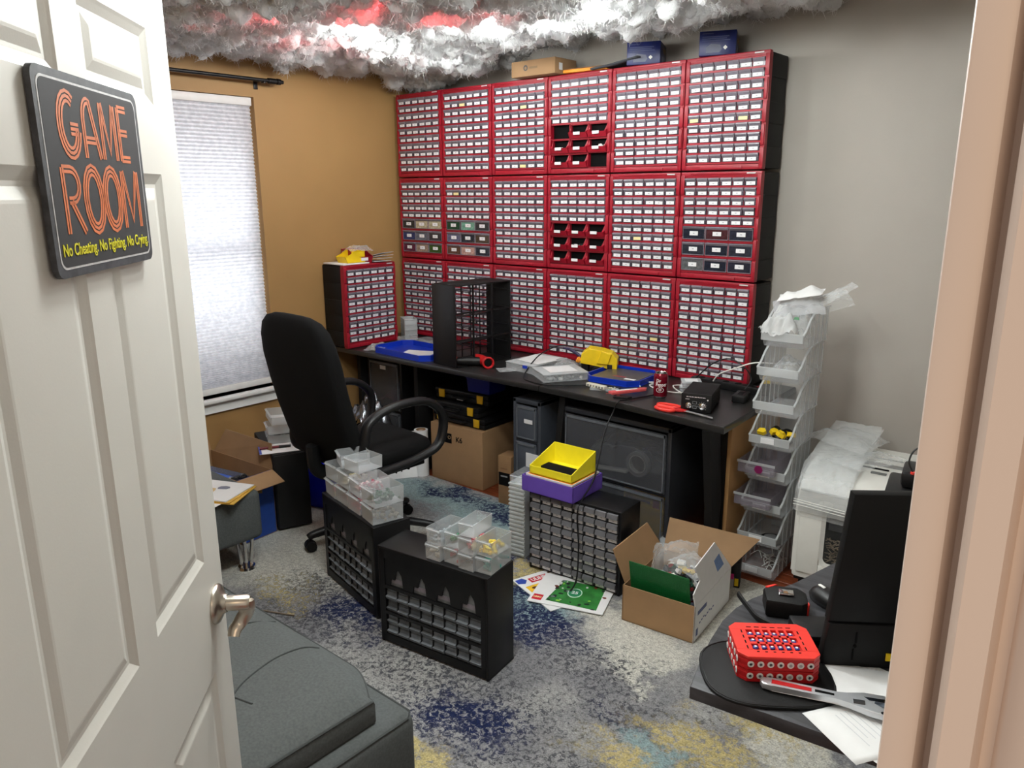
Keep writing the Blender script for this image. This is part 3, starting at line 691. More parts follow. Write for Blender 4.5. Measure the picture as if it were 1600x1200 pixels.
# things on top of the cabinets
ZT = ZD+3*CH-.003
def carton(name, label, loc, rz, sx, sy, sz, m, cat='box', lidm=None):
    t = thing(name, label, cat, loc, rz)
    b = MB(); b.box(-sx/2, -sy/2, 0, sx/2, sy/2, sz, b=.002); b.obj('carton', m, t)
    MB().box(-sx/2+.001, -sy*.02, sz, sx/2-.001, sy*.02, sz+.0006).obj('top_seam_tape', lidm or m, t, smooth=False)
    return t
t = carton('mailer_box', 'small brown cardboard box with a round black mark on top of the cabinets', (-2.785, 3.535, ZT), 0, .30, .19, .08, M_card, lidm=M_card2)
b = MB(); Mfr = Matrix(((1,0,0,0),(0,0,-1,-.095),(0,1,0,0),(0,0,0,1)))
for k in range(20):
    a0, a1 = 2*pi*k/20, 2*pi*(k+1)/20
    b.quad([(r*cos(a)-.05, r*sin(a)+.042, .0006) for r, a in ((.008, a0), (.015, a0), (.015, a1), (.008, a1))], M=Mfr)
b.obj('round_mark', M_black, t, smooth=False)
MB().box(-.025, -.0956, .036, .03, -.095, .047).obj('lettering_strip', mat('faint_print', (128, 104, 76), .8), t, smooth=False)
MB().box(.1502, -.06, .02, .1506, -.03, .055).obj('shipping_label', M_paper, t, smooth=False)
t = thing('folder', 'orange folder lying on the cabinets beside the cardboard box', 'folder', (-2.50, 3.60, ZT), 6)
MB().box(-.13, -.1, 0, .13, .1, .016, b=.003).obj('cover', M_orange, t); MB().box(-.128, -.097, .016, .128, .1, .021, b=.001).obj('pages', M_brown, t)
b = MB(); b.grid(lambda u, v: (-.14+.28*u, -.08+.18*v, .004+.02*u+.018*max(0, u-.4)+.006*sin(u*9)*v), 14, 6)
o = b.obj('cloth_pouch', mat('slate_fabric', (62, 64, 70), .8), None, (-2.30, 3.56, ZT+.004)); tag(o, 'slate grey cloth pouch lying flat between the orange folder and a navy box', 'pouch')
md = o.modifiers.new('thick', 'SOLIDIFY'); md.thickness = .008
def navy_box(label, loc, rz):
    t = carton('hardware_box', label, loc, rz, .165, .20, .105, M_navy)
    t['group'] = 'navy hardware boxes on the cabinets'
    ft = mat('pale_print', (150, 156, 176), .5)
    b = MB()
    for k, (x0, x1, z) in enumerate(((-.07, -.02, .092), (-.07, .05, .078), (-.07, .04, .070), (-.07, .055, .062))): b.box(x0, -.1006, z, x1, -.1, z+.004)
    b.obj('printed_lines', mat('dim_print', (70, 78, 120), .5), t, smooth=False)
    MB().prism([(-.05, .012), (.01, .012), (.02, .026), (.012, .044), (-.03, .05), (-.05, .036)], 0, .0006, M=Matrix(((1,0,0,0),(0,0,-1,-.1),(0,1,0,0),(0,0,0,1)))).obj('printed_picture', mat('dim_print2', (96, 100, 120), .5), t, smooth=False)
    MB().prism([(.035, .022), (.045, .032), (.035, .042), (.025, .032)], 0, .0008, M=Matrix(((1,0,0,0),(0,0,-1,-.1),(0,1,0,0),(0,0,0,1)))).obj('diamond_mark', M_white, t, smooth=False)
    b = MB()
    for y, z in ((-.03, .028), (.02, .03), (-.03, .012), (.03, .008)): b.box(.0825, y, z, .0831, y+.035, z+.016)
    b.obj('printed_panels', ft, t, smooth=False)
    b = MB()
    for y in (.0, .045):
        b.prism([(y, .066), (y+.016, .06), (y+.022, .078), (y+.010, .09), (y-.004, .08)], 0, .0008, M=Matrix(((0,0,1,.0825),(1,0,0,0),(0,1,0,0),(0,0,0,1))))
    b.obj('printed_products', mat('tan_print', (178, 150, 96), .5), t, smooth=False)
navy_box('navy blue printed hardware box on the fifth cabinet, beside the slate pouch', (-2.185, 3.61, ZT), 22)
navy_box('navy blue printed hardware box on the sixth cabinet, nearest the grey wall end', (-1.79, 3.605, ZT), 22)

# ------------------------------------------------------------------ the long black desk
ZTOP = .74
dk = thing('desk', 'long black desk in two sections under the red cabinets', 'desk', (0, 0, 0)); JN = -2.325
def top(poly, nm):
    MB().prism(poly, ZTOP-.032, ZTOP, b=.007).obj(nm, M_desk, dk)
top([(-4.005, 2.905), (JN-.002, 2.925), (JN-.002, 3.715), (-4.005, 3.715)], 'desk_top')
top([(JN+.002, 2.925), (-1.86, 2.92), (-1.30, 2.855), (-1.325, 3.29), (-1.33, 3.715), (JN+.002, 3.715)], 'desk_top')
for x in (-3.94, -3.40, -2.26):
    MB().box(x, 3.06, -.0125, x+.035, 3.60, ZTOP-.032, b=.004).obj('leg_panel', M_black2, dk)
# splayed foot at the joint and at the right end
for x in (-2.24, -1.40):
    MB().prism([(-.10, .708), (.0, .708), (.055, .35), (.03, .0005), (-.01, .0005), (-.035, .35)], 0, .035, M=Matrix(((0,0,1,x),(-1 if x < -2 else 1,0,0,2.96 if x > -2 else 2.99),(0,1,0,0),(0,0,0,1)))).obj('front_leg', M_black2, dk)
MB().box(-1.405, 3.06, -.0125, -1.375, 3.66, ZTOP-.033, b=.003).obj('leg_panel', M_black2, dk)
MB().box(-3.9, 3.62, .25, -1.42, 3.64, ZTOP-.032, b=.002).obj('back_panel', M_black2, dk)
op = tag(MB().box(-1.371, 3.055, -.0125, -1.352, 3.60, ZTOP-.036, b=.002).obj('wood_panel', M_oak), 'light wood board standing against the right end of the black desk', 'board')
# ------------------------------------------------------------------ on the single cabinet
zc = ZD+CH-.004
b = MB(); b.box(-.10, -.10, 0, .10, .10, .008, b=.002)
tag(b.obj('white_board', M_paper, None, (-3.90, 2.99, zc)), 'flat white board under the yellow bin on the single cabinet', 'board')
def hopper(name, label, loc, rz, w, d, h, m, lab=True, group=None):
    """stackable open fronted bin: front towards local -y"""
    t = thing(name, label, 'bin', loc, rz, group); k = .003
    b = MB(); Ms = Matrix(((0,0,1,0),(1,0,0,0),(0,1,0,0),(0,0,0,1)))
    for x in (-w/2, w/2-k): b.prism([(0, 0), (d, 0), (d, h), (d*.42, h), (d*.2, h*.72), (-d*.12, h*.5)], x, x+k, M=Ms)
    b.box(-w/2, 0, 0, w/2, d, k); b.box(-w/2, d-k, 0, w/2, d, h)
    b.hexa([(-w/2,0,0),(w/2,0,0),(w/2,k,0),(-w/2,k,0),(-w/2,-d*.12,h*.5),(w/2,-d*.12,h*.5),(w/2,-d*.12+k,h*.5),(-w/2,-d*.12+k,h*.5)])
    for x, y in ((-w/2, .42*d), (w/2-k, .42*d)): b.box(x-.002, y, h-.006, x+k+.002, d, h, b=.001, seg=1)
    b.obj('bin_body', m, t, smooth=False)
    if lab: MB().box(-w*.2, -d*.115-.001, h*.2, w*.2, -d*.09, h*.42).obj('label', M_label, t, smooth=False)
    return t
hopper('parts_bin', 'yellow open bin on the single cabinet beside the red bin', (-3.875, 2.945, zc+.008), -2, .10, .13, .075, M_yellow, False)
hopper('parts_bin', 'red open bin on top of the single cabinet beside the yellow bin', (-3.835, 3.07, zc), 82, .12, .16, .085, M_red)
def crumple(name, label, cat, loc, sx, sy, h, seed, m=None, rz=0, amp=.3, nu=22, nv=22, parent=None, rot=None, bend=0.0, curl=None):
    """thin film with creases and puffs"""
    o_ = Vector((seed*3.7, seed*1.9, seed*5.3)); b = MB()
    def f(u, v):
        x, y = (u-.5)*sx, (v-.5)*sy; e = min(1, 4*min(u, 1-u)+.12)*min(1, 4*min(v, 1-v)+.12)
        n1 = mnoise.noise(Vector((u*2.2, v*2.2, 0))+o_); n2 = abs(mnoise.noise(Vector((u*6, v*6, 2))+o_)); n3 = mnoise.noise(Vector((u*15, v*15, 4))+o_)
        z = h*(e*.62 + amp*n1 + .5*amp*n2 + .18*amp*n3)
        z = max(z, .0006+.002*n2) if bend == 0 else z
        if bend: z -= bend*max(0, .5-v)**2
        return (x*(1+.08*n1), y*(1+.08*n2), z)
    b.grid(f, nu, nv); o = b.obj(name, m or C_bag, parent, loc, rot or (0, 0, R(rz)), angle=180)
    if parent is None: tag(o, label, cat)
    return o
crumple('plastic_bag', 'crumpled clear plastic bag spilling from the red bin on the single cabinet', 'plastic bag', (-3.87, 3.06, zc+.072), .15, .15, .06, 2)
b = MB()
for k in range(4):
    a = R(-14+9*k); M = Matrix.Translation((0, 0, .002+.012*k)) @ Matrix.Rotation(a, 4, 'Z') @ Matrix.Rotation(R(-3-3*k), 4, 'Y')
    b.box(-.10, -.06, 0, .10, .06, .002, k % 2, M=M)
tag(b.obj('paper_packets', [M_paper, mat('pale_packet', (196, 198, 204), .5)], None, (-3.89, 3.215, zc)), 'loose white paper packets on the far end of the single cabinet', 'paper packets')

# clear drawers and small bag beside the single cabinet
def clear_drawer(label, loc, rz, w, d, h, m=None, group=None, rot=None):
    t = thing('clear_tray', label, 'tray', loc, rz, group, rot=rot)
    b = MB(); b.tray(-w/2, 0, 0, w/2, d, h, .0016, tp=.0015); b.obj('drawer_body', m or C_tray, t, smooth=False)
    b = MB(); b.hexa([(-w/2+.004,-.008,h*.90),(w/2-.004,-.008,h*.90),(w/2-.004,0,h*.78),(-w/2+.004,0,h*.78),(-w/2+.004,-.008,h*.96),(w/2-.004,-.008,h*.96),(w/2-.004,0,h*.96),(-w/2+.004,0,h*.96)]); b.obj('handle_lip', C_tray, t, smooth=False)
    return t
g = 'stacked clear drawers by the single cabinet'
for k in range(4):
    nm = ('lowest', 'second', 'third', 'topmost')[k]
    clear_drawer('clear empty drawer beside the single cabinet, %s of the upright stack' % nm, (-3.74, 3.36, ZTOP+.001+k*.034), 60, .085, .13, .034, C_frost, g)
clear_drawer('clear shallow drawer lying in front of the stack on the desk', (-3.63, 3.27, ZTOP+.001), 75, .09, .13, .032, C_clear)
clear_drawer('clear shallow drawer lying beside the blue tray at the back', (-3.50, 3.34, ZTOP+.001), 84, .09, .13, .030, C_clear)
crumple('plastic_bag', 'small clear bag of grey bits at the foot of the single cabinet', 'plastic bag', (-3.68, 3.02, ZTOP), .12, .15, .045, 5, rz=20)
heap('grey_bits', 'grey bits inside the small clear bag on the desk', 'small parts', (-3.68, 3.02, ZTOP), .035, .045, .02, [(150, 132, 112), (98, 92, 86), (190, 180, 170)], 40, .012, 8)
def lidtray(label, loc, rz, w, d, h):
    t = thing('tray', label, 'tray', loc, rz)
    b = MB(); c = .05
    oct_ = [(-w/2+c,-d/2),(w/2-c,-d/2),(w/2,-d/2+c),(w/2,d/2-c),(w/2-c,d/2),(-w/2+c,d/2),(-w/2,d/2-c),(-w/2,-d/2+c)]
    k = len(oct_); b.prism(oct_, 0, .004)
    s1, s2 = 1.0, .955
    for i in range(k):
        a, e = oct_[i], oct_[(i+1) % k]
        b.hexa([(a[0]*.98,a[1]*.98,0),(e[0]*.98,e[1]*.98,0),(e[0]*s2,e[1]*s2,0),(a[0]*s2,a[1]*s2,0),(a[0],a[1],h),(e[0],e[1],h),(e[0]*s2,e[1]*s2,h),(a[0]*s2,a[1]*s2,h)])
    b.obj('tray_body', M_blue, t, smooth=False)
    return t
lidtray('blue sorting tray with a white sheet in it beside the black empty frame', (-3.40, 3.085, ZTOP+.0005), -2, .50, .30, .034)
o = MB().box(-.095, -.07, 0, .095, .07, .0008).obj('paper_sheet', M_paper, None, (-3.37, 3.08, ZTOP+.0055), (0, 0, R(24)), smooth=False); tag(o, 'white paper sheet lying in the blue sorting tray', 'paper')
lidtray('blue tray holding a dark printed panel, beside the maroon can', (-2.085, 3.32, ZTOP+.0005), 4, .31, .31, .030)
t = thing('printed_panel', 'dark grey printed panel lying in the blue tray beside the yellow tool', 'panel', (-2.085, 3.32, ZTOP+.0055), 4)
MB().box(-.125, -.125, 0, .125, .125, .016, b=.002).obj('panel_body', mat('dark_grey_print', (84, 78, 78), .35), t)
MB().box(-.03, -.055, .016, .045, -.035, .0165).obj('red_print', mat('dull_red_print', (150, 60, 70), .4), t, smooth=False); MB().box(.05, -.085, .016, .11, -.060, .0165).obj('white_print', M_paper, t, smooth=False)

# big empty black drawer frame, its open back turned to the room
fr = thing('empty_cabinet', 'large black empty drawer cabinet without drawers standing on the desk', 'cabinet frame', (-3.03, 2.945, ZTOP+.001), 0)
fr.rotation_euler = (0, 0, R(-7))
FW, FD, FH = .205, .41, .452
b = MB(); t_ = .006
b.box(-.085, .02, 0, FW-.085, FD, t_); b.box(-.085, .02, FH-t_, FW-.085, FD, FH, b=.002)
b.obj('top_and_bottom', M_black2, fr)
b = MB(); b.box(-.085, .0, 0, FW-.085, .012, FH, b=.006); b.obj('near_side', M_black, fr)
MB().box(-.085, FD-.010, 0, FW-.085, FD, FH, b=.003).obj('far_side', M_black2, fr)
b = MB()
for k in range(1, 9):
    z = k*FH/9
    for y in range(1, 6): pass
    b.box(-.08, .012, z-.0015, -.072, FD-.01, z+.0015) if k not in (2, 5) else b.box(-.08, .012, z-.0015, -.03, FD-.01, z+.0015)
for k in range(1, 6):
    y = k*FD/6; b.box(-.08, y-.0015, .006, -.072, y+.0015, FH-.006)
b.obj('drawer_grid', M_black, fr, smooth=False)
b = MB()
for k in (2, 4, 6, 8):
    z = k*FH/9
    b.box(-.078, FD-.020, z-.002, FW-.095, FD-.010, z+.002); b.box(-.078, .012, z-.002, FW-.095, .022, z+.002)
    for y in (FD/3, 2*FD/3): b.box(-.078, y-.004, z-.002, FW-.12, y+.004, z+.0015)
b.obj('drawer_runner', M_black, fr, smooth=False)
b = MB()
for k in (1, 2):
    b.box(-.07, k*FD/3-.003, .006, FW-.13, k*FD/3+.003, FH-.006) if k == 3 else b.box(FW-.097, k*FD/3-.004, .006, FW-.087, k*FD/3+.004, FH-.006)
for z in (FH*.33, FH*.66): b.box(FW-.097, .01, z-.004, FW-.087, FD-.01, z+.004)
b.obj('front_crossbar', M_black, fr, smooth=False)

# heat gun
hg = thing('heat_gun', 'red and black handheld tool lying in front of the black empty frame', 'tool', (-2.86, 3.055, ZTOP), 55); hg.scale = (.9, .9, .9)
b = MB(); b.tube([(-.13, .03, .036), (-.09, .02, .036), (-.03, .0, .036), (.02, -.015, .036)], [.022, .026, .026, .022], 12, sx=1.0); b.obj('grip', M_black, hg)
b = MB(); b.tube([(.01, .08, .038), (.02, .03, .038), (.035, -.03, .038), (.045, -.075, .038)], [.026, .031, .031, .028], 14); b.obj('barrel', M_coraldark, hg)
b = MB(); Mh = Matrix.Translation((.046, -.078, .038)) @ Matrix.Rotation(pi/2+.0, 4, 'X'); b.lathe([(.026, -.004), (.036, -.002), (.037, .012), (.030, .014), (.024, .008), (.022, -.002)], 20, M=Mh); b.obj('nozzle_ring', M_coraldark, hg)
MB().cyl((.045, -.088, .038), (.044, -.072, .038), .024, n=16).obj('nozzle_bore', M_dark, hg)
MB().tube([(-.125, .03, .036), (-.14, .034, .036), (-.15, .038, .036)], [.025, .027, .018], 12).obj('end_cap', M_coral, hg)
MB().cyl((.012, .08, .036), (-.01, .16, .02), .004, n=8).obj('probe', M_chrome, hg)
crumple('plastic_bag', 'flat clear zip bag lying right of the red handheld tool', 'plastic bag', (-2.66, 3.12, ZTOP), .10, .17, .012, 9, rz=-35)

# clear organiser cases
def case(label, loc, rz, w, d, h, cells, lidlabel):
    t = thing('organizer_case', label, 'organiser case', loc, rz)
    b = MB(); b.tray(-w/2, -d/2, 0, w/2, d/2, h-.006, .002)
    for k in range(1, cells): b.box(-w/2+k*w/cells-.0007, -d/2, .002, -w/2+k*w/cells+.0007, d/2, h-.008)
    b.box(-w/2, -.0007, .002, w/2, .0007, h-.008); b.obj('compartments', C_clear, t, smooth=False)
    MB().box(-w/2-.002, -d/2-.002, h-.006, w/2+.002, d/2+.002, h, b=.002).obj('lid', C_frost, t)
    if lidlabel: MB().box(-w*.38, -d*.3, h, w*.30, d*.32, h+.0008).obj('paper_insert', M_paper, t, smooth=False)
    return t
c1 = case('clear organiser case with a blue latch, left of the other clear case', (-2.585, 3.235, ZTOP+.001), -4, .20, .28, .046, 5, False)
MB().box(.03, -.146, .026, .06, -.141, .042).obj('latch', M_blue, c1, smooth=False)
b = MB(); b.box(-.08, -.06, 0, .09, .11, .0015, M=Matrix.Rotation(R(6), 4, 'Z')); b.box(-.06, -.09, .0016, .1, .06, .003, M=Matrix.Rotation(R(-8), 4, 'Z'))
tag(b.obj('paper_slips', M_paper, None, (-2.585, 3.235, ZTOP+.0475), smooth=False), 'white paper slips lying on the clear case with the blue latch', 'paper')
c2 = case('clear organiser case with a white card in its lid, nearest the desk edge', (-2.352, 3.135, ZTOP+.001), -33, .19, .24, .042, 6, True)
heap('assorted_bits', 'grey and white bits inside the clear case with the white card', 'small parts', (-2.352, 3.135, ZTOP+.003), .075, .095, .018, [(210, 212, 214), (150, 152, 156), (236, 236, 236)], 70, .014, 12, rz=-33)
crumple('plastic_bag', 'clear bag of dark hardware between the clear case and the yellow tool', 'plastic bag', (-2.44, 3.33, ZTOP), .20, .19, .06, 14, rz=15)
heap('hardware', 'dark metal hardware inside the clear bag beside the yellow tool', 'small parts', (-2.44, 3.33, ZTOP), .07, .07, .035, [(92, 88, 84), (140, 134, 128), (56, 54, 52)], 70, .015, 15)

# yellow soldering station holder
yt = thing('yellow_tool_holder', 'yellow faceted plastic holder with black feet beside the right blue tray', 'tool holder', (-2.285, 3.40, ZTOP), 28)
Ms = Matrix(((1,0,0,0),(0,0,-1,0),(0,1,0,0),(0,0,0,1)))
MB().prism([(-.10, .045), (-.02, .035), (.075, .02), (.08, .0), (.098, .0), (.10, .075), (.07, .105), (.02, .118), (-.055, .128), (-.092, .098)], -.045, .045, b=.004, M=Ms).obj('hood', M_yellow, yt, smooth=False)
MB().prism([(-.01, .05), (.05, .045), (.07, .104), (.015, .118)], .045, .058, M=Ms, b=.003).obj('front_flap', M_yellow, yt, smooth=False)
b = MB(); b.box(-.095, -.03, 0, -.055, .035, .052, b=.004); b.box(-.03, -.04, 0, .0, .04, .03, b=.004); b.box(.045, -.046, 0, .075, .03, .045, b=.004); b.box(-.095, .0, .0, .075, .035, .012); b.obj('feet', M_black, yt)
MB().tube([(-.085, -.02, .06), (-.115, -.01, .085), (-.16, .0, .108), (-.20, .02, .112)], [.007, .009, .008, .005], 10).obj('iron_handle', mat('violet_black_grip', (38, 32, 70), .5), yt)
MB().lathe([(0, 0), (.014, 0), (.018, .016), (.012, .022), (0, .022)], 14, M=Matrix.Translation((-.10, -.03, .055)) @ Matrix.Rotation(R(-60), 4, 'Y')).obj('orange_collar', M_orange, yt)

# connectors, knife, can, scissors, soldering supply
t = thing('light_strip', 'white lamp strip with chips lying near the desk edge', 'lamp strip', (-2.055, 3.04, ZTOP), -6)
MB().box(-.06, -.012, .012, .055, .014, .028, b=.002).obj('strip', mat('cream_plastic', (214, 210, 196), .4), t)
b = MB()
for k in range(6): b.box(-.05+.018*k, -.0135, .015, -.042+.018*k, -.012, .024)
b.obj('chips', mat('grey_print', (120, 118, 112), .5), t, smooth=False)
t = thing('light_strip', 'frosted lamp strip lying under the white lamp strip', 'lamp strip', (-2.03, 3.055, ZTOP), 18)
MB().box(-.06, -.022, .0005, .075, .02, .012, b=.002).obj('strip', C_frost, t)
heap('lamp_chips', 'tiny pale chips in the frosted lamp strip', 'small parts', (-2.03, 3.055, ZTOP+.012), .06, .018, .003, [(220, 214, 190), (150, 146, 130)], 24, .007, 21, rz=18)
t = thing('utility_knife', 'pale red box cutter lying left of the maroon can', 'knife', (-1.885, 3.06, ZTOP+.012), 62)
MB().prism([(-.10, -.018), (.085, -.014), (.10, 0), (.09, .014), (-.10, .018)], 0, .014, b=.003).obj('handle', mat('pale_red_plastic', (206, 84, 84), .4), t); MB().box(-.07, -.007, .014, .045, .007, .0165, b=.001).obj('slider', M_white, t)
MB().prism([(-.10, -.012), (-.10, .010), (-.12, .006), (-.125, -.006)], .004, .006).obj('blade', M_chrome, t, smooth=False)
t = thing('spool_clip', 'small black plastic clip under the pale red box cutter', 'clip', (-1.875, 2.99, ZTOP), 20)
MB().prism([(-.04, -.02), (.03, -.02), (.045, .0), (.03, .02), (-.04, .02)], 0, .011, b=.003).obj('clip_body', M_black, t); MB().cyl((-.02, 0, .011), (-.02, 0, .0118), .009, n=14).obj('rivet', M_chrome, t)
can = thing('soda_can', 'maroon soda can with white lettering standing on the desk', 'can', (-1.745, 3.112, ZTOP+.0005), 28)
M_can = mat('maroon_can_paint', (122, 14, 34), .22, .35, var=.05); r = .033
MB().lathe([(0, .004), (.022, .004), (.0245, 0), (.0262, .002), (.032, .0105), (r, .014), (r, .104), (.0325, .108), (.0275, .1175)], 36, ms=[1, 1, 1, 1, 0, 0, 0, 0]).obj('can_body', [M_can, M_chrome], can, angle=60)
MB().lathe([(.0275, .1175), (.0282, .1195), (.0275, .1215), (.0262, .120), (.0245, .1165), (0, .1165)], 36).obj('can_lid', M_chrome, can, angle=60)
MB().prism(rrect(-.008, -.013, .008, .012, .007), .1168, .1178).obj('pull_tab', M_chrome, can)
def bent_text(name, s, size, z, m, parent, rad, ang=0.0, sx=1.0, bold=0.0, align='CENTER'):
    c = bpy.data.curves.new('tmp', 'FONT'); c.body = s; c.size = size; c.align_x = align; c.align_y = 'CENTER'; c.resolution_u = 2; c.offset = bold
    o = bpy.data.objects.new('tmp', c); COL.objects.link(o); dg = bpy.context.evaluated_depsgraph_get(); dg.update()
    me = bpy.data.meshes.new_from_object(o.evaluated_get(dg)); bpy.data.objects.remove(o, do_unlink=True)
    bm = bmesh.new(); bm.from_mesh(me); bmesh.ops.triangulate(bm, faces=bm.faces[:]); bmesh.ops.subdivide_edges(bm, edges=bm.edges[:], cuts=1); bm.to_mesh(me); bm.free()
    for v in me.vertices:
        a = v.co.x*sx/rad + ang; v.co = (rad*sin(a), -rad*cos(a), z+v.co.y)
    me.materials.clear(); me.materials.append(m); me.name = name
    return put(name, me, parent)
M_canw = mat('can_white_print', (226, 214, 216), .35)
bent_text('can_lettering', 'Dr', .022, .086, M_canw, can, r+.0004, -.28, .9, .0006); bent_text('can_lettering', 'Pepper', .024, .068, M_canw, can, r+.0004, .10, .78, .0007)
bent_text('can_number', '23', .015, .043, M_canw, can, r+.0004, -.05, 1.0, .0004)
b = MB()
for k in range(24):
    a0, a1 = 2*pi*k/24, 2*pi*(k+1)/24; q = []
    for rr, a in ((1, a0), (.86, a0), (.86, a1), (1, a1)):
        an = .018*rr*cos(a)/r-.05; q.append(((r+.0004)*sin(an), -(r+.0004)*cos(an), .043+.0125*rr*sin(a)))
    b.quad(q)
b.obj('can_oval', M_canw, can, smooth=False)
sx_ = thing('scissors', 'red handled scissors lying at the desk edge with shining blades', 'scissors', (-1.55, 2.955, ZTOP), 0)
def loop(cx, cy, rx, ry, a): return [(cx+rx*cos(t)*cos(a)-ry*sin(t)*sin(a), cy+rx*cos(t)*sin(a)+ry*sin(t)*cos(a), .009) for t in [2*pi*i/12 for i in range(12)]]
MB().tube(loop(-.075, .025, .052, .022, R(6)), .0075, 8, closed=True, sub=2).obj('handle', M_coral, sx_); MB().tube(loop(-.065, -.028, .046, .020, R(-4)), .0075, 8, closed=True, sub=2).obj('handle', M_coral, sx_)
b = MB(); b.prism([(-.03, .004), (.0, .012), (.03, .010), (.03, -.006), (0, -.022), (-.025, -.026)], .004, .013, b=.002); b.obj('handle_root', M_coraldark, sx_)
MB().prism([(.02, .012), (.16, -.002), (.165, -.009), (.155, -.012), (.02, -.004)], .006, .0085, M=Matrix.Rotation(R(-6), 4, 'Z')).obj('blade', mat('satin_steel', (214, 216, 220), .42, .8), sx_, smooth=False); MB().prism([(.02, .008), (.16, -.004), (.16, -.010), (.02, -.010)], .0088, .0108, M=Matrix.Rotation(R(-6), 4, 'Z')).obj('blade', mat('satin_steel', (214, 216, 220), .42, .8), sx_, smooth=False)
MB().cyl((.028, -.001, .005), (.028, -.001, .013), .006, n=12).obj('pivot', M_chrome, sx_)
ss = thing('soldering_station', 'black soldering power unit with two knobs beside the scissors', 'power unit', (-1.495, 2.982, ZTOP+.001), 16)
sw, sd, sh = .128, .235, .082
MB().box(-sw/2, .006, .004, sw/2, sd, sh, b=.003).obj('housing', M_black2, ss)
MB().box(-sw/2-.001, 0, .003, sw/2+.001, .007, sh+.001, b=.001).obj('front_panel', M_black, ss)
for x, rr in ((-.032, .009), (.028, .0105)):
    MB().lathe([(0, 0), (rr*1.45, 0), (rr*1.45, .002), (rr, .003), (rr*.92, .016), (0, .017)], 18, M=Matrix.Translation((x, 0, .030)) @ Matrix.Rotation(pi/2, 4, 'X')).obj('knob', M_chrome, ss)
b = MB()
for k in range(9):
    a = R(-40+28*k); b.box(.028+.019*cos(a)-.001, -.0004, .030+.019*sin(a)-.001, .028+.019*cos(a)+.001, 0, .030+.019*sin(a)+.001)
for x0, z0 in ((-.006, .038), (-.006, .018)):
    for q in ((x0-.009, z0, x0+.009, z0+.0008), (x0-.009, z0+.011, x0+.009, z0+.0118), (x0-.009, z0, x0-.0082, z0+.0118), (x0+.0082, z0, x0+.009, z0+.0118)): b.box(q[0], -.0004, q[1], q[2], 0, q[3])
b.obj('panel_markings', mat('pale_panel_print', (176, 178, 180), .5), ss, smooth=False)
b = MB()
for k in range(14): b.box(-.042+.006*k, -.0004, .067+.0004*(k % 3), -.0375+.006*k-.0012*(k % 2), 0, .071-.0006*(k % 2))
for k in range(4): b.box(-.046+.0045*k, -.0004, .057, -.0428+.0045*k, 0, .0595)
b.obj('panel_print', M_canw, ss, smooth=False)
MB().cyl((.05, -.001, .060), (.05, .0, .060), .0035, n=10).obj('indicator_lamp', M_white, ss)
for x in (-.05, .05):
    for y in (.02, .2): MB().cyl((x, y, 0), (x, y, .005), .006, n=10).obj('foot', M_black, ss)
def smallbox(label, loc, rz):
    t = thing('clear_box', label, 'small box', loc, rz, 'small clear boxes behind the soldering unit')
    MB().tray(-.045, -.045, 0, .045, .045, .02, .0015).obj('box_body', C_clear, t, smooth=False); MB().box(-.047, -.047, .02, .047, .047, .026, b=.002).obj('lid', C_frost, t); MB().box(-.03, -.03, .026, .03, .03, .0266).obj('label', M_label, t, smooth=False)
smallbox('small clear box behind the soldering unit, lower of two', (-1.70, 3.32, ZTOP+.001), 20); smallbox('small clear box with a white label, stacked on the lower clear box', (-1.69, 3.31, ZTOP+.0285), 34)
t = thing('power_adapter', 'black power adapter lying right behind the soldering unit', 'power adapter', (-1.43, 3.30, ZTOP+.0005), 10)
MB().box(-.03, -.055, 0, .03, .055, .035, b=.006).obj('brick', M_black, t); MB().box(-.012, -.03, .035, .012, .03, .0354).obj('rating_label', M_dark, t, smooth=False)
t = thing('power_strip', 'long black power strip at the foot of the last cabinet', 'power strip', (-1.57, 3.455, ZTOP+.0005), -3)
MB().box(-.19, -.025, 0, .19, .025, .038, b=.005).obj('strip_body', M_black, t)
for k in range(5): MB().cyl((-.14+.065*k, 0, .038), (-.14+.065*k, 0, .0386), .017, n=16).obj('socket', M_dark, t)
MB().box(.155, -.012, .038, .18, .012, .043, b=.001).obj('switch', mat('dark_red_switch', (90, 12, 16), .4), t)
def cable(label, pts, r, m, cat='cable', plug=None, plugm=None):
    t = tag(MB().tube(pts, r, 8, sub=8).obj('cable', m), label, cat)
    return t
cable('black cable curling from the yellow holder round the clear case to the desk edge', [(-2.43, 3.36, ZTOP+.12), (-2.52, 3.33, ZTOP+.115), (-2.55, 3.2, ZTOP+.075), (-2.50, 3.02, ZTOP+.006), (-2.40, 2.955, ZTOP+.004), (-2.28, 2.96, ZTOP+.004), (-2.16, 3.06, ZTOP+.004), (-2.05, 3.13, ZTOP+.004), (-1.97, 3.12, ZTOP+.004)], .0035, M_black)
cable('black cable hanging over the desk edge down to the black drawer cabinet', [(-1.76, 3.18, ZTOP+.005), (-1.80, 3.06, ZTOP+.005), (-1.83, 2.95, ZTOP+.007), (-1.845, 2.905, ZTOP+.004), (-1.86, 2.885, ZTOP-.05), (-1.845, 2.80, .62), (-1.80, 2.66, .46), (-1.79, 2.56, .392), (-1.785, 2.515, .34), (-1.765, 2.50, .20), (-1.755, 2.475, .06), (-1.77, 2.44, .006), (-1.80, 2.40, .005)], .0035, M_black)
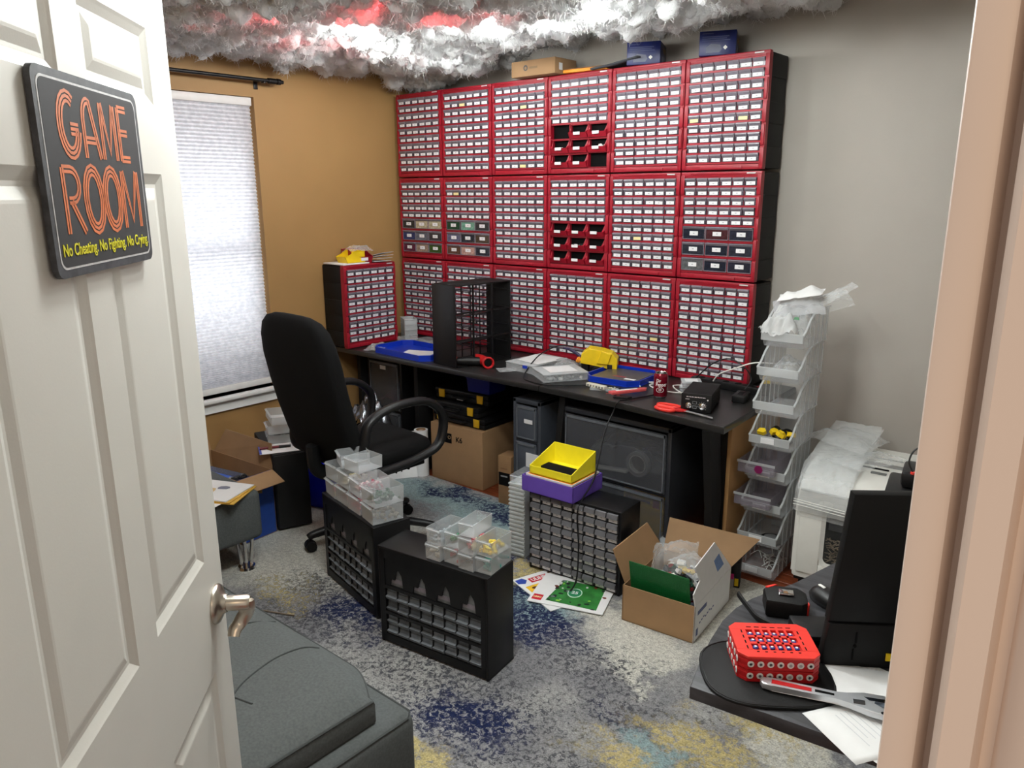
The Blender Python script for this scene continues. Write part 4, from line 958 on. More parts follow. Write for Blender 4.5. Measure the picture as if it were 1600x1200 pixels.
cable('white cable in loops behind the maroon can', [(-1.92, 3.22, ZTOP+.004), (-1.96, 3.30, ZTOP+.004), (-1.86, 3.36, ZTOP+.004), (-1.90, 3.28, ZTOP+.005), (-1.82, 3.22, ZTOP+.006), (-1.72, 3.22, ZTOP+.006), (-1.66, 3.30, ZTOP+.008), (-1.72, 3.38, ZTOP+.006), (-1.79, 3.32, ZTOP+.01), (-1.70, 3.22, ZTOP+.012), (-1.62, 3.20, ZTOP+.008), (-1.60, 3.27, ZTOP+.006)], .0032, M_white)
cable('white cable rising from the power strip towards the stacked bins', [(-1.62, 3.40, ZTOP+.045), (-1.58, 3.38, ZTOP+.09), (-1.50, 3.37, ZTOP+.13), (-1.42, 3.38, ZTOP+.165), (-1.36, 3.40, ZTOP+.17), (-1.30, 3.46, ZTOP+.16), (-1.27, 3.6, ZTOP+.12)], .0032, M_white)
cable('black cable arching in front of the last red cabinet', [(-1.75, 3.42, ZTOP+.01), (-1.70, 3.40, ZTOP+.06), (-1.62, 3.39, ZTOP+.135), (-1.54, 3.40, ZTOP+.165), (-1.46, 3.40, ZTOP+.13), (-1.43, 3.40, ZTOP+.08), (-1.44, 3.36, ZTOP+.038)], .0035, M_black)
t = thing('yellow_connector', 'small yellow plug beside the black side of the last cabinet', 'plug', (-1.375, 3.45, ZTOP+.001), 40)
MB().box(-.014, -.012, 0, .014, .012, .06, b=.003).obj('plug_body', M_black, t); MB().prism([(-.018, -.01), (.018, -.012), (.022, .008), (.0, .016), (-.016, .01)], .06, .095, b=.003).obj('plug_cap', M_yellow, t)
# ------------------------------------------------------------------ office chair
ch = thing('office_chair', 'black high back office chair with looped armrests in front of the desk', 'chair', (-2.86, 2.265, 0), -3)
# local: +y is where the sitter faces
def pillow(sections, n=28, ex=3.2, m=0):
    """loft of superellipse loops: (centre, half width, half depth, tilt about x)"""
    b = MB(); rings = []
    for (c, w, d, tl) in sections:
        ring = []
        for i in range(n):
            a = 2*pi*i/n; x = abs(cos(a))**(2/ex)*w*(1 if cos(a) >= 0 else -1); y = abs(sin(a))**(2/ex)*d*(1 if sin(a) >= 0 else -1)
            ring.append(b.bm.verts.new((c[0]+x, c[1]+y*cos(tl), c[2]+y*sin(tl))))
        rings.append(ring)
    for A, B in zip(rings[:-1], rings[1:]):
        for i in range(n): b.bm.faces.new((A[i], A[(i+1) % n], B[(i+1) % n], B[i])).material_index = m
    b.bm.faces.new(rings[0][::-1]); b.bm.faces.new(rings[-1]); return b
secs = []
for t, w, d in ((0, .17, .03), (.02, .215, .05), (.08, .245, .062), (.2, .254, .068), (.38, .256, .070), (.55, .256, .070), (.72, .258, .068), (.84, .246, .064), (.92, .222, .056), (.97, .182, .044), (.995, .12, .026), (1.0, .07, .012)):
    z = .44 + .73*t; y = -.205 - .20*t + .05*(t-.35)**2*2
    secs.append(((0, y, z), w*1.06, d, -.2))
o = pillow(secs).obj('backrest', M_chair, ch, angle=180)
secs = []
for z, w, d in ((.425, .20, .20), (.43, .225, .222), (.455, .245, .240), (.485, .250, .245), (.505, .243, .238), (.518, .22, .215), (.523, .12, .12)):
    secs.append(((0, .005, z), w, d, 0))
pillow(secs, 32, 4.5).obj('seat', M_chair, ch, angle=180)
for s in (-1, 1):
    x = .285*s
    pts = [(x*.98, -.235, .50), (x, -.225, .60), (x, -.20, .69), (x, -.10, .735), (x, .04, .745), (x, .15, .725), (x, .225, .66), (x, .235, .58), (x*.99, .20, .50), (x*.97, .10, .465), (x*.96, -.06, .45), (x*.96, -.18, .455)]
    MB().tube(pts, .027, 10, closed=True, sx=.72, sub=5, up=(1, 0, 0)).obj('armrest', M_black, ch, angle=70)
    MB().box(.17*s-.06, -.12, .425, .17*s+.06+.05*s, .12, .445, b=.006).obj('arm_bracket', M_black2, ch)
b = MB(); b.box(-.10, -.14, .385, .10, .12, .425, b=.012); b.cyl((.08, .06, .40), (.22, .07, .40), .007, n=10); b.obj('tilt_mechanism', M_black2, ch)
MB().tube([(0, -.12, .40), (0, -.23, .405), (0, -.30, .45), (0, -.31, .56)], .03, 10, sx=1.3).obj('back_support', M_black2, ch)
b = MB(); b.lathe([(0, .09), (.032, .09), (.032, .25), (.026, .26), (.017, .262), (.017, .39), (0, .39)], 20); b.obj('gas_column', M_black, ch)
MB().lathe([(0, .065), (.045, .065), (.05, .08), (.045, .115), (.03, .125), (0, .125)], 20).obj('base_hub', M_black2, ch)
for k in range(5):
    a = R(-110+3+72*k); M = Matrix.Rotation(a, 4, 'Z')
    leg = MB().tube([(.03, 0, .097), (.12, 0, .098), (.22, 0, .09), (.30, 0, .080), (.325, 0, .070)], [.026, .024, .021, .018, .014], 8, sx=1.1, M=M).obj('base_leg', M_black, ch, angle=60)
    cs = bpy.data.objects.new('caster', None); COL.objects.link(cs); cs.parent = ch; cs.location = (.315*cos(a), .315*sin(a), 0); cs.rotation_euler = (0, 0, a+.9*k)
    for y in (-.017, .017): MB().cyl((0, y-.009, .0255), (0, y+.009, .0255), .025, n=18).obj('wheel', M_black2, cs)
    b = MB(); b.lathe([(0, .03), (.008, .03), (.008, .07), (0, .07)], 10); b.prism([(-.028*cos(t), .026+.030*sin(t)) for t in [pi*i/8 for i in range(9)]], -.006, .006, M=Matrix(((1,0,0,0),(0,0,1,0),(0,1,0,0),(0,0,0,1)))); b.obj('fork', M_black, cs)

# ------------------------------------------------------------------ black drawer cabinets on the floor
def angle2(a, b): return math.degrees(math.atan2(b[1]-a[1], b[0]-a[0]))
def bcab(label, loc, rz, W, H, D, nx, nz, small=True):
    t = thing('drawer_cabinet', label, 'drawer cabinet', loc, rz, 'black drawer cabinets on the floor')
    b = MB(); e = .014
    b.box(0, .012, 0, W, D, .012, b=.003); b.box(0, .0, H-.012, W, D, H, b=.005); b.box(0, 0, 0, .012, D, H, b=.004); b.box(W-.012, 0, 0, W, D, H, b=.004); b.box(.004, D-.01, .004, W-.004, D-.002, H-.004)
    b.obj('body', M_black, t); return t
# eight by eight cabinet with labels
W, H, D = .470, .385, .17
c64 = bcab('black floor cabinet of sixty four labelled grey drawers with a purple bin on it', (-2.055, 2.520, .0002), 4, W, H, D, 8, 8)
b = MB(); px, pz = (W-.024)/8, (H-.024)/8
for i in range(9): b.box(.012+i*px-.003, .001, .01, .012+i*px+.003, .02, H-.01)
for i in range(9): b.box(.01, .002, .012+i*pz-.004, W-.01, .02, .012+i*pz+.004)
b.box(.01, .02, .01, W-.01, .03, H-.01); b.obj('drawer_frame', M_black, c64, smooth=False)
def drawer64():
    b = MB(); w, h = px-.007, pz-.008
    b.box(0, -.001, 0, w, .02, h*.62, 0); b.hexa([(-.001,-.014,h*.52),(w+.001,-.014,h*.52),(w,0,h*.42),(0,0,h*.42),(-.001,-.010,h*1.02),(w+.001,-.010,h*1.02),(w,0,h*1.08),(0,0,h*1.08)], 1)
    return b.mesh('drawer', [mat('grey_smoke_drawer', (92, 93, 98), .3, var=.12, scale=50, rnd=.15), mat('grey_drawer_lip', (104, 104, 108), .3, var=.1, rnd=.15)], False)
D64 = drawer64(); L64 = label_mesh(px*.72, pz*.36)
for r in range(8):
    for c in range(8):
        d = put('drawer', D64, c64, (.012+c*px+.0035, rl.uniform(-.004, .001), .012+r*pz+.0045)); put('label', L64, d, (px*.09, -.0012, .0008), (0, rl.gauss(0, .012), 0))
# two cabinets with large and small smoky drawers
def cab44(label, loc, rz, W=.500, H=.40, D=.168, flip=0):
    t = bcab(label, loc, rz, W, H, D, 8, 8)
    b = MB(); mx = .030
    b.box(.01, .0, .008, mx, .02, H-.008); b.box(W-mx, .0, .008, W-.01, .02, H-.008); b.box(.01, 0, .008, W-.01, .02, .040); b.box(.01, 0, H-.045, W-.01, .02, H-.008)
    zz = (.040, .130, .238, H-.045)
    for z in zz[1:3]: b.box(mx, 0, z-.006, W-mx, .02, z+.006)
    pw = (W-2*mx)/8
    for i in range(1, 8): b.box(mx+i*pw-.002, .004, zz[0], mx+i*pw+.002, .03, zz[2])
    bw_ = (W-2*mx)/4
    b.box(.01, .05, .01, W-.01, .055, H-.01)
    b.obj('drawer_frame', M_black, t, smooth=False)
    # broad black plates with cut outs that cover the large drawers upside down
    sh_ = MB(); z0, z1 = zz[2]+.006, zz[3]
    for i in range(4):
        x0 = mx+i*bw_; x1 = x0+bw_
        sh_.prism([(x0, z1), (x1, z1), (x1, z0+.002), (x0+bw_*.80, z0+.002), (x0+bw_*.74, z0+.055), (x0+bw_*.60, z0+.075), (x0+bw_*.50, z0+.06), (x0+bw_*.44, z0+.03), (x0+bw_*.26, z0+.03), (x0+bw_*.22, z0+.002), (x0, z0+.002)], .003, .008, M=Matrix(((1,0,0,0),(0,0,1,0),(0,1,0,0),(0,0,0,1))))
    sh_.obj('cutout_plate', M_black, t, smooth=False)
    w, h = pw-.006, .047
    q = MB(); q.box(0, .002, 0, w, .045, h*.70, 0); q.hexa([(0,-.003,h*.02),(w,-.003,h*.02),(w,.004,0),(0,.004,0),(0,-.009,h*.30),(w,-.009,h*.30),(w,.004,h*.36),(0,.004,h*.36)], 1); q.box(0, .004, h*.70, w, .04, h*.86, 0)
    dm = q.mesh('drawer', [mat('smoke_drawer_box', (100, 107, 115), .3, var=.25, scale=40, rnd=.4), mat('smoke_drawer_lip', (112, 117, 123), .25, var=.1, rnd=.2)], False)
    for band in (0, 1):
        za, zb = zz[band]+(.006 if band else 0), zz[band+1]-.006; n = 2
        for r in range(n):
            for c in range(8): put('drawer', dm, t, (mx+c*pw+.003, .006+rl.uniform(-.001, .003), za+r*(zb-za)/n+.001))
    q = MB(); q.box(0, .010, 0, bw_-.006, .045, .10, 0); q.box(.004, .0085, .012, bw_-.010, .010, .03, 1); lm = q.mesh('large_drawer', [mat('smoke_large_drawer', (100, 104, 108), .25, var=.3, scale=30, rnd=.3), M_lip], False)
    for c in range(4): put('large_drawer', lm, t, (mx+c*bw_+.003, .0, zz[2]+.008))
    return t
a1 = (-2.112, 1.688); a2 = (-1.616, 1.757)
cabA = cab44('black floor cabinet of smoky drawers nearest the camera, three rows of clear bins on it', (a1[0], a1[1], 0), angle2(a1, a2))
b1 = (-2.708, 1.872); b2 = (-2.236, 1.772)
cabB = cab44('black floor cabinet of smoky drawers beside the office chair, tall clear bins on it', (b1[0], b1[1], 0), angle2(b1, b2), W=.482)
cabA['label'] = 'black floor cabinet of smoky drawers, nearest of all to the grey sofa corner'
def on(root, x, y, z): return root.matrix_world @ Vector((x, y, z))
bpy.context.view_layer.update()
# clear bins on the far cabinet
rot_b = math.degrees(cabB.rotation_euler.z); rot_a = math.degrees(cabA.rotation_euler.z)
def stack_bin(label, p, rz, w, d, h, grp, fillc=None, n=36, seed=1, m=None):
    t = clear_drawer(label, p, rz, w, d, h, m, grp)
    if fillc: heap('loose_bricks', 'bricks inside the ' + label.replace(' bricks', '').replace(' bits', ''), 'toy bricks', (p[0]-sin(R(rz))*d*.5, p[1]+cos(R(rz))*d*.5, p[2]+.002), w*.40, d*.40, h*.62, fillc, n, .013, seed, rz=rz)
    return t
G1 = 'clear bins on the cabinet beside the chair'
spec = [(.065, .012, 0, [(206, 120, 130), (210, 196, 160)], 'white and pink bricks, lower layer, first from the chair base'), (.175, .012, 0, [(190, 80, 96), (214, 160, 150)], 'pink bricks, lower layer, second from the far end'), (.290, .012, 0, [(196, 60, 90), (220, 110, 130)], 'bright pink bricks, lower layer, third from the far end'), (.410, .012, 0, [(120, 104, 84), (160, 150, 130)], 'brown bricks, lower layer, nearest the camera'),
        (.070, .020, .056, None, 'upper layer, first from the far end'), (.180, .022, .056, [(206, 190, 140), (236, 232, 220)], 'cream bricks, upper layer, second from the far end'), (.295, .020, .056, [(200, 80, 110), (226, 200, 200)], 'pink and white bricks, upper layer, third'), (.415, .016, .056, [(14, 60, 40), (20, 74, 50)], 'dark green bricks, upper layer, nearest the camera')]
for i, (x, y, z, c, s) in enumerate(spec):
    p = on(cabB, x, y, H+.0165+z*1.27); stack_bin('clear bin with ' + s if c else 'empty clear bin, ' + s, tuple(p), rot_b+rl.uniform(-4, 4), .108, .135, .070, G1, c, 40, 40+i)
for i, (x, y, tl) in enumerate(((.10, .025, -14), (.21, .03, 10))):
    p = on(cabB, x, y+.02, H+.0165+.1435); t = clear_drawer(('empty clear bin lying askew on top of the upper layer, towards the far end', 'empty clear bin lying askew on top of the upper layer, towards the camera')[i], tuple(p), rot_b+tl, .10, .125, .055, None, G1)
# clear bins on the nearest cabinet
G2 = 'clear bins on the cabinet nearest the camera'
spec = [(.255, .0, [(220, 214, 200)], 'cream bits, lower layer, first from the left'), (.328, .0, [(190, 40, 56)], 'red bricks, lower layer, second from the left'), (.400, .0, [(120, 84, 84), (90, 90, 94)], 'brown bricks, lower layer, third from the left'), (.466, .0, [(70, 170, 160), (40, 140, 136)], 'teal bricks, lower layer, at the right end'),
        (.262, .048, [(150, 160, 168)], 'grey bits, upper layer, first from the left'), (.334, .048, [(20, 110, 70), (40, 130, 80)], 'green bricks, upper layer, second from the left'), (.402, .048, [(210, 110, 120), (236, 226, 190)], 'pale pink bricks, upper layer, third from the left')]
for i, (x, z, c, s) in enumerate(spec):
    p = on(cabA, x, .012+.012*(i % 2), .4+.001+z*1.28); stack_bin('small clear bin with ' + s, tuple(p), rot_a+rl.uniform(-3, 3), .067, .135, .060, G2, c, 26, 60+i)
p = on(cabA, .466, .030, .4625); stack_bin('small clear bin with yellow bricks, upper layer, at the right end', tuple(p), rot_a-2, .067, .12, .058, G2, [(240, 200, 60), (236, 214, 90)], 22, 71)
p = on(cabA, .40, .02, .5235); clear_drawer('small clear bin, empty, alone on the third layer', tuple(p), rot_a+3, .066, .12, .05, None, G2)

# purple and yellow bins on the labelled cabinet
def obin(name, label, p, rz, w, d, h0, h1, m, tp=.0):
    t = thing(name, label, 'bin', p, rz); k = .004
    b = MB(); Ms = Matrix(((0,0,1,0),(1,0,0,0),(0,1,0,0),(0,0,0,1)))
    for x in (-w/2, w/2-k): b.prism([(0, 0), (d, 0), (d, h1), (d*.1, h0+(h1-h0)*.1), (0, h0)], x, x+k, M=Ms)
    b.box(-w/2, 0, 0, w/2, d, k); b.box(-w/2, 0, 0, w/2, k, h0); b.box(-w/2, d-k, 0, w/2, d, h1); b.obj('bin_body', m, t, smooth=False); return t
p = on(c64, .118, -.035, H+.001); obin('parts_bin', 'purple bin on the labelled black cabinet under the yellow bin', tuple(p), 2, .275, .235, .072, .072, M_purple)
p = on(c64, .122, -.022, H+.055); t = thing('tray_insert', 'orange tray with a white rim nested in the purple bin', 'tray', tuple(p), 2)
b = MB(); b.box(-.118, 0, .0, .118, .205, .024); b.obj('orange_tray', M_orange, t, smooth=False); MB().tray(-.124, -.006, .018, .124, .211, .026, .003).obj('white_rim', M_paper, t, smooth=False)
p = on(c64, .122, -.015, H+.083); obin('parts_bin', 'bright yellow open bin on top of the purple bin', tuple(p), 2, .225, .19, .035, .095, M_brightyellow)
p = on(c64, .128, .05, H+.092); t = tag(MB().prism([(-.085, -.022), (.08, -.050), (.095, -.02), (.075, .03), (-.08, .03)], 0, .02, b=.002).obj('black_strip', M_dark, None, tuple(p), (R(4), 0, R(2))), 'black plastic strip lying in the bright yellow bin', 'strip')

# column of nested clear drawers left of the labelled cabinet
G3 = 'column of nested clear drawers on the rug'
ORD = 'lowest,second,third,fourth,fifth,sixth,seventh,eighth,ninth,tenth,eleventh,twelfth,thirteenth,fourteenth,fifteenth,sixteenth,seventeenth,eighteenth'.split(',')
C_milk = clear_mat('milky_plastic', (226, 230, 230), .5, .35)
for k in range(18):
    o = thing('clear_tray', 'frosted tray in the upright column on the rug, %s' % (ORD[k] + (' from the rug' if k else ' of all')), 'tray', (-2.165, 2.565, .001+k*.0204), 8, G3)
    b = MB(); b.tray(-.042, 0, 0, .042, .135, .0200, .0014); b.obj('drawer_body', C_milk, o, smooth=False); MB().box(-.042, -.009, .013, .042, 0, .0200).obj('handle_lip', C_milk, o, smooth=False)
clear_drawer('clear drawer lying open on top of the upright column of drawers', (-2.165, 2.57, .3695), 8, .086, .13, .032, C_clear)

# magazines
def magazine(label, corners, z, print_fn):
    c = [Vector((x, y)) for x, y in corners]; o0 = c[0]; ux = (c[1]-c[0]); w = ux.length; ang = math.atan2(ux.y, ux.x); h = (c[3]-c[0]).length
    t = thing('magazine', label, 'magazine', (o0.x, o0.y, z), math.degrees(ang))
    MB().box(0, 0, 0, w, h, .004, b=.0006, seg=1).obj('pages', M_paper, t); print_fn(t, w, h); return t
def blob(n, x, y, rx, ry, seed, z0, z1, b, m):
    rr = random.Random(seed); p = []
    for i in range(n): a = 2*pi*i/n; k = rr.uniform(.65, 1.1); p.append((x+rx*k*cos(a), y+ry*k*sin(a)))
    b.prism(p, z0, z1, m)
def mag_store(t, w, h):
    z = .0042
    MB().box(w*.30, h*.78, .004, w*.74, h*.91, z).obj('cover_logo', mat('logo_red_print', (198, 20, 44), .45), t, smooth=False)
    text('cover_lettering', 'ULINE', .034, (w*.52, h*.845, z+.0004), M_paper, t, (0, 0, 0), .82, .0002, bold=.001)
    b = MB()
    b.prism([(w*.02, h*.84), (w*.16, h*.80), (w*.26, h*.88), (w*.2, h*.96), (w*.03, h*.95)], .004, z, 0); b.box(w*.08, h*.54, .004, w*.40, h*.72, z, 1); blob(9, w*.24, h*.63, w*.08, h*.05, 3, z, z+.0003, b, 2)
    b.prism([(w*.76, h*.56), (w*.92, h*.54), (w*.96, h*.70), (w*.8, h*.74)], .004, z, 0); b.prism([(w*.88, h*.62), (w*.99, h*.62), (w*.99, h*.74), (w*.9, h*.75)], z, z+.0002, 4); blob(8, w*.86, h*.92, w*.08, h*.03, 6, .004, z, b, 2)
    b.obj('cover_pictures', [mat('print_blue', (44, 70, 160), .45), mat('print_yellow', (240, 190, 40), .45), mat('print_brown', (96, 60, 30), .5), M_dark, mat('print_red', (176, 40, 60), .45)], t, smooth=False)
def mag_toys(t, w, h):
    z = .0042
    MB().prism([(w*.22, h*.12), (w*.90, h*.08), (w*.88, h*.84), (w*.30, h*.88)], .004, z).obj('cover_green', mat('print_green', (46, 122, 52), .45, var=.35, scale=18), t, smooth=False)
    b = MB(); rr = random.Random(9)
    for i in range(46):
        u, v = rr.random(), rr.random(); edge = rr.random() < .8
        x = w*(.2+.75*u); y = h*(.08+.84*v)
        if abs(u-.52) < .2 and abs(v-.5) < .3: continue
        blob(7, x, y, w*rr.uniform(.012, .04), h*rr.uniform(.015, .05), i, z, z+.0003+.00002*i, b, rr.choice((0, 0, 0, 1, 1, 2, 3, 4)))
    b.obj('cover_pictures', [mat('print_black', (30, 32, 36), .4), mat('print_grey', (110, 116, 122), .45), mat('print_rust', (110, 44, 28), .45), mat('print_lime', (150, 200, 70), .45), mat('print_pale', (206, 206, 204), .45)], t, smooth=False)
    b = MB()
    for (r0, r1, k) in ((0, .155, 1), (.0, .135, 0), (.0, .12, 0)):
        b.prism([(w*.53+w*r1*.62*cos(2*pi*i/20), h*.5+h*r1*sin(2*pi*i/20)) for i in range(20)], .004, z+.001+.0004*(.155-r1)*10, k)
    b.obj('cover_seal', [mat('print_green2', (36, 130, 84), .45), mat('print_mint', (206, 232, 214), .45)], t, smooth=False)
    text('seal_lettering', '25', .030, (w*.53, h*.5, z+.0022), M_paper, t, (0, 0, 0), 1.0, .0002, bold=.0008)
    MB().box(w*.035, h*.08, .004, w*.165, h*.26, z).obj('cover_logo', MATS['logo_red_print'], t, smooth=False)
    text('cover_lettering', 'LEGO', .016, (w*.10, h*.17, z+.0005), mat('print_cream', (246, 236, 170), .5), t, (0, 0, 0), .85, .0002, bold=.0008)
magazine('white catalogue with a red lettered box, half under the green cover magazine', [(-1.737, 2.27), (-1.670, 2.472), (-1.955, 2.60), (-2.017, 2.397)], .0005, mag_store)
magazine('white magazine with a green picture cover lying on top of the catalogue', [(-1.862, 2.268), (-1.553, 2.377), (-1.655, 2.615), (-1.962, 2.50)], .0052, mag_toys)

# ------------------------------------------------------------------ open carton with the green baseplate
bx = thing('open_carton', 'open cardboard box with raised flaps and one white side, full of toy bricks', 'box', (-1.482, 2.409, .0005), 5.5)
bw0, bd0, bh0, k = .305, .392, .155, .004
b = MB(); b.box(0, 0, 0, bw0, bd0, k); b.box(0, 0, 0, bw0, k, bh0); b.box(0, bd0-k, 0, bw0, bd0, bh0); b.box(0, 0, 0, k, bd0, bh0); b.obj('box_body', M_card, bx, smooth=False)
MB().box(bw0-k, 0, 0, bw0, bd0, bh0).obj('white_side', M_paper, bx, smooth=False)
b = MB(); rr = random.Random(3)
b.box(bw0, .03, .105, bw0+.0005, .12, .122); b.box(bw0, .02, .02, bw0+.0005, .04, .05)
for i in range(8): b.box(bw0, .05+.02*i, .06+.004*(i % 3), bw0+.0005, .064+.02*i, .066+.004*(i % 3))
b.obj('side_print', mat('print_slate', (86, 96, 140), .6), bx, smooth=False)
b = MB(); b.hexa([(-.002,.02,bh0),(-.002,bd0,bh0),(.002,bd0,bh0),(.002,.02,bh0),(-.05,.0,bh0+.14),(-.05,bd0*.80,bh0+.14),(-.046,bd0*.80,bh0+.14),(-.046,.0,bh0+.14)]); b.obj('left_flap', M_card, bx, smooth=False)
b = MB(); b.hexa([(0,bd0-.002,bh0),(bw0,bd0-.002,bh0),(bw0,bd0+.002,bh0),(0,bd0+.002,bh0),(-.02,bd0+.10,bh0+.105),(bw0+.08,bd0+.10,bh0+.105),(bw0+.08,bd0+.104,bh0+.105),(-.02,bd0+.104,bh0+.105)]); b.obj('back_flap', M_card2, bx, smooth=False)
Mflap = Matrix.Translation((bw0, 0, bh0)) @ Matrix.Rotation(R(-5), 4, 'Y') @ Matrix(((0,0,1,0),(1,0,0,0),(0,1,0,0),(0,0,0,1)))
MB().prism([(.002, .0), (-.012, .055), (.055, .085), (.012, .155), (.215, .178), (.388, .004)], -.004, 0, M=Mflap).obj('white_flap', M_paper, bx, smooth=False)
b = MB(); b.prism([(.235, .045), (.305, .05), (.255, .115), (.20, .105)], .0, .0006, M=Mflap); b.obj('flap_print', mat('print_skyblue', (110, 140, 190), .6), bx, smooth=False)
bp = thing('baseplate', 'green studded baseplate standing upright in the open cardboard box', 'baseplate', (0, 0, 0)); bpy.context.view_layer.update()
pp = bx.matrix_world @ Vector((.016, .062, .05)); bp.location = pp; bp.rotation_euler = (R(12), 0, R(4))
MB().box(0, 0, 0, .256, .002, .21).obj('plate', M_green, bp, smooth=False)
b = MB()
for i in range(32):
    for j in range(26): b.cyl((.004+.008*i, .0, .004+.008*j), (.004+.008*i, -.0017, .004+.008*j), .0024, n=6)
b.obj('studs', M_green, bp, smooth=False)['kind'] = 'stuff'
pp = bx.matrix_world @ Vector((.16, .235, .005))
heap('loose_bricks', 'mixed black, white, red and green toy pieces filling the open cardboard box', 'toy bricks', tuple(pp), .125, .135, .185, [(226, 226, 226), (24, 24, 28), (24, 26, 30), (150, 152, 158), (150, 30, 34), (60, 66, 78), (240, 236, 226), (28, 80, 60), (200, 170, 60)], 420, .022, 31, rz=5.5)
pp = bx.matrix_world @ Vector((.10, .28, .17)); crumple('plastic_bag', 'clear bag of pieces poking from the open cardboard box', 'plastic bag', tuple(pp), .19, .20, .09, 17, rz=20, rot=(R(18), R(-12), R(20)))
pp = bx.matrix_world @ Vector((.20, .25, .185)); crumple('plastic_bag', 'clear bag of dark pieces beside the white flap of the cardboard box', 'plastic bag', tuple(pp), .15, .18, .05, 19, rot=(R(-8), R(14), R(-10)))
# ink carton behind the box
t = thing('ink_carton', 'small black, pink and yellow printed carton on the wood floor behind the cardboard box', 'carton', (-1.262, 2.985, -.012), 20)
MB().box(-.022, -.04, 0, .022, .04, .13, b=.001).obj('carton', M_black, t); MB().box(-.0226, -.041, .0, -.003, .041, .06).obj('grey_panel', mat('print_grey3', (176, 172, 178), .5), t, smooth=False)
MB().box(-.0228, -.042, .05, -.004, .0, .075).obj('pink_panel', mat('print_pink', (214, 40, 130), .5), t, smooth=False); MB().box(-.0226, -.0412, .0, .0226, .0412, .012).obj('yellow_band', M_yellow, t, smooth=False); MB().box(.0, -.0412, .02, .016, -.04, .055).obj('yellow_panel', M_yellow, t, smooth=False)
t = thing('plastic_jug', 'grey translucent plastic jug lying behind the open cardboard box', 'jug', (-1.55, 3.07, -.012), 35)
MB().tube([(-.12, 0, .065), (-.08, 0, .068), (.06, 0, .068), (.10, 0, .06), (.125, 0, .05)], [.058, .066, .066, .05, .022], 16).obj('jug_body', C_frost, t, angle=70); MB().cyl((.12, 0, .05), (.145, 0, .048), .02, n=14).obj('jug_cap', mat('grey_cap', (130, 136, 142), .5), t)
o = tag(MB().cyl((-2.653, 1.507, .004), (-2.518, 1.569, .004), .0035, n=8).obj('stick', mat('wood_stick', (120, 108, 92), .6)), 'thin stick lying on the rug beside the grey sofa', 'stick')
# ------------------------------------------------------------------ under the desk
def tower(label, loc, rz, W, D, H, n, m_drawer, lab=None, group=None, gap=.012, framem=None):
    t = thing('drawer_unit', label, 'drawer unit', loc, rz, group)
    b = MB(); fm = framem or M_black
    b.box(0, 0, 0, .022, D, H, b=.004); b.box(W-.022, 0, 0, W, D, H, b=.004); b.box(0, 0, H-.025, W, D, H, b=.004); b.box(0, 0, 0, W, D, .02, b=.003); b.box(.01, D-.012, .01, W-.01, D-.004, H-.01)
    dh = (H-.045)/n
    for k in range(1, n): b.box(.01, .004, .02+k*dh-.006, W-.01, D-.01, .02+k*dh+.006)
    b.obj('unit_frame', fm, t)
    for k in range(n):
        q = MB(); z0, z1 = .02+k*dh+gap*.6, .02+(k+1)*dh-gap*.6
        q.box(.024, -.006, z0, W-.024, .0, z1, b=.003); q.box(.024, .0, z0, .028, D-.03, z1-.015); q.box(W-.028, 0, z0, W-.024, D-.03, z1-.015); q.box(.024, 0, z0, W-.024, D-.03, z0+.003)
        d = q.obj('drawer', m_drawer, t)
        r = MB(); e = .012
        r.box(.03, -.009, z1-e-.006, W-.03, -.005, z1-.006); r.box(.03, -.009, z0+.006, W-.03, -.005, z0+.006+e*.5); r.box(.03, -.009, z0+.006, .036, -.005, z1-.006); r.box(W-.036, -.009, z0+.006, W-.03, -.005, z1-.006)
        r.obj('drawer_rim', mat('smoke_rim', (98, 102, 108), .35), d, smooth=False)
        if lab and lab[k]:
            l = lab[k]; MB().box(W*l[0], -.0105, z0+(z1-z0)*l[1], W*l[2], -.0088, z0+(z1-z0)*l[3]).obj('label', M_label, d, smooth=False)
    return t
M_gunmetal = mat('gunmetal_plastic', (62, 66, 74), .4, var=.06)
tower('black drawer unit with one dim clear drawer under the left end of the desk', (-3.885, 3.10, -.012), 0, .33, .42, .685, 2, C_smoke, [None, (.42, .84, .58, .92)])
crumple('pink_cloth', 'mauve cloth seen through the clear drawer under the left end of the desk', 'cloth', (-3.72, 3.25, .365), .24, .2, .12, 23, mat('mauve_cloth', (120, 72, 104), .9))
tower('gunmetal drawer tower of three labelled drawers beside the desk joint', (-2.545, 2.985, -.012), 0, .185, .40, .645, 3, mat('gunmetal_drawer', (74, 79, 88), .35), [(.5, .42, .72, .62), (.52, .3, .98, .72), (.45, .5, .75, .62)], framem=M_gunmetal)
cart = tower('wide black storage cart with smoky clear drawers under the right desk section', (-2.225, 2.985, -.012), 0, .62, .60, .655, 2, C_smoke, None, framem=mat('dark_grey_frame', (46, 48, 53), .4))
crumple('plastic_sheet', 'clear plastic sheeting inside the upper drawer of the storage cart', 'plastic sheet', (-1.93, 3.2, .36), .48, .3, .16, 27, C_bag)
t = thing('tape_roll', 'clear tape roll inside the upper drawer of the storage cart', 'tape', (-1.80, 3.03, .42), 0)
MB().lathe([(.045, -.012), (.062, -.012), (.062, .012), (.045, .012), (.045, -.012)], 28, M=Matrix.Rotation(pi/2, 4, 'X')).obj('roll', C_frost, t, angle=50); MB().lathe([(.041, -.012), (.045, -.012), (.045, .012), (.041, .012), (.041, -.012)], 28, M=Matrix.Rotation(pi/2, 4, 'X')).obj('core', M_white, t, angle=50)
o = tag(MB().box(-.10, -.02, 0, .10, .02, .012, b=.003).obj('white_bar', M_white, None, (-1.97, 3.05, .345), (0, R(-4), R(4))), 'white plastic bar inside the upper drawer of the storage cart', 'bar')
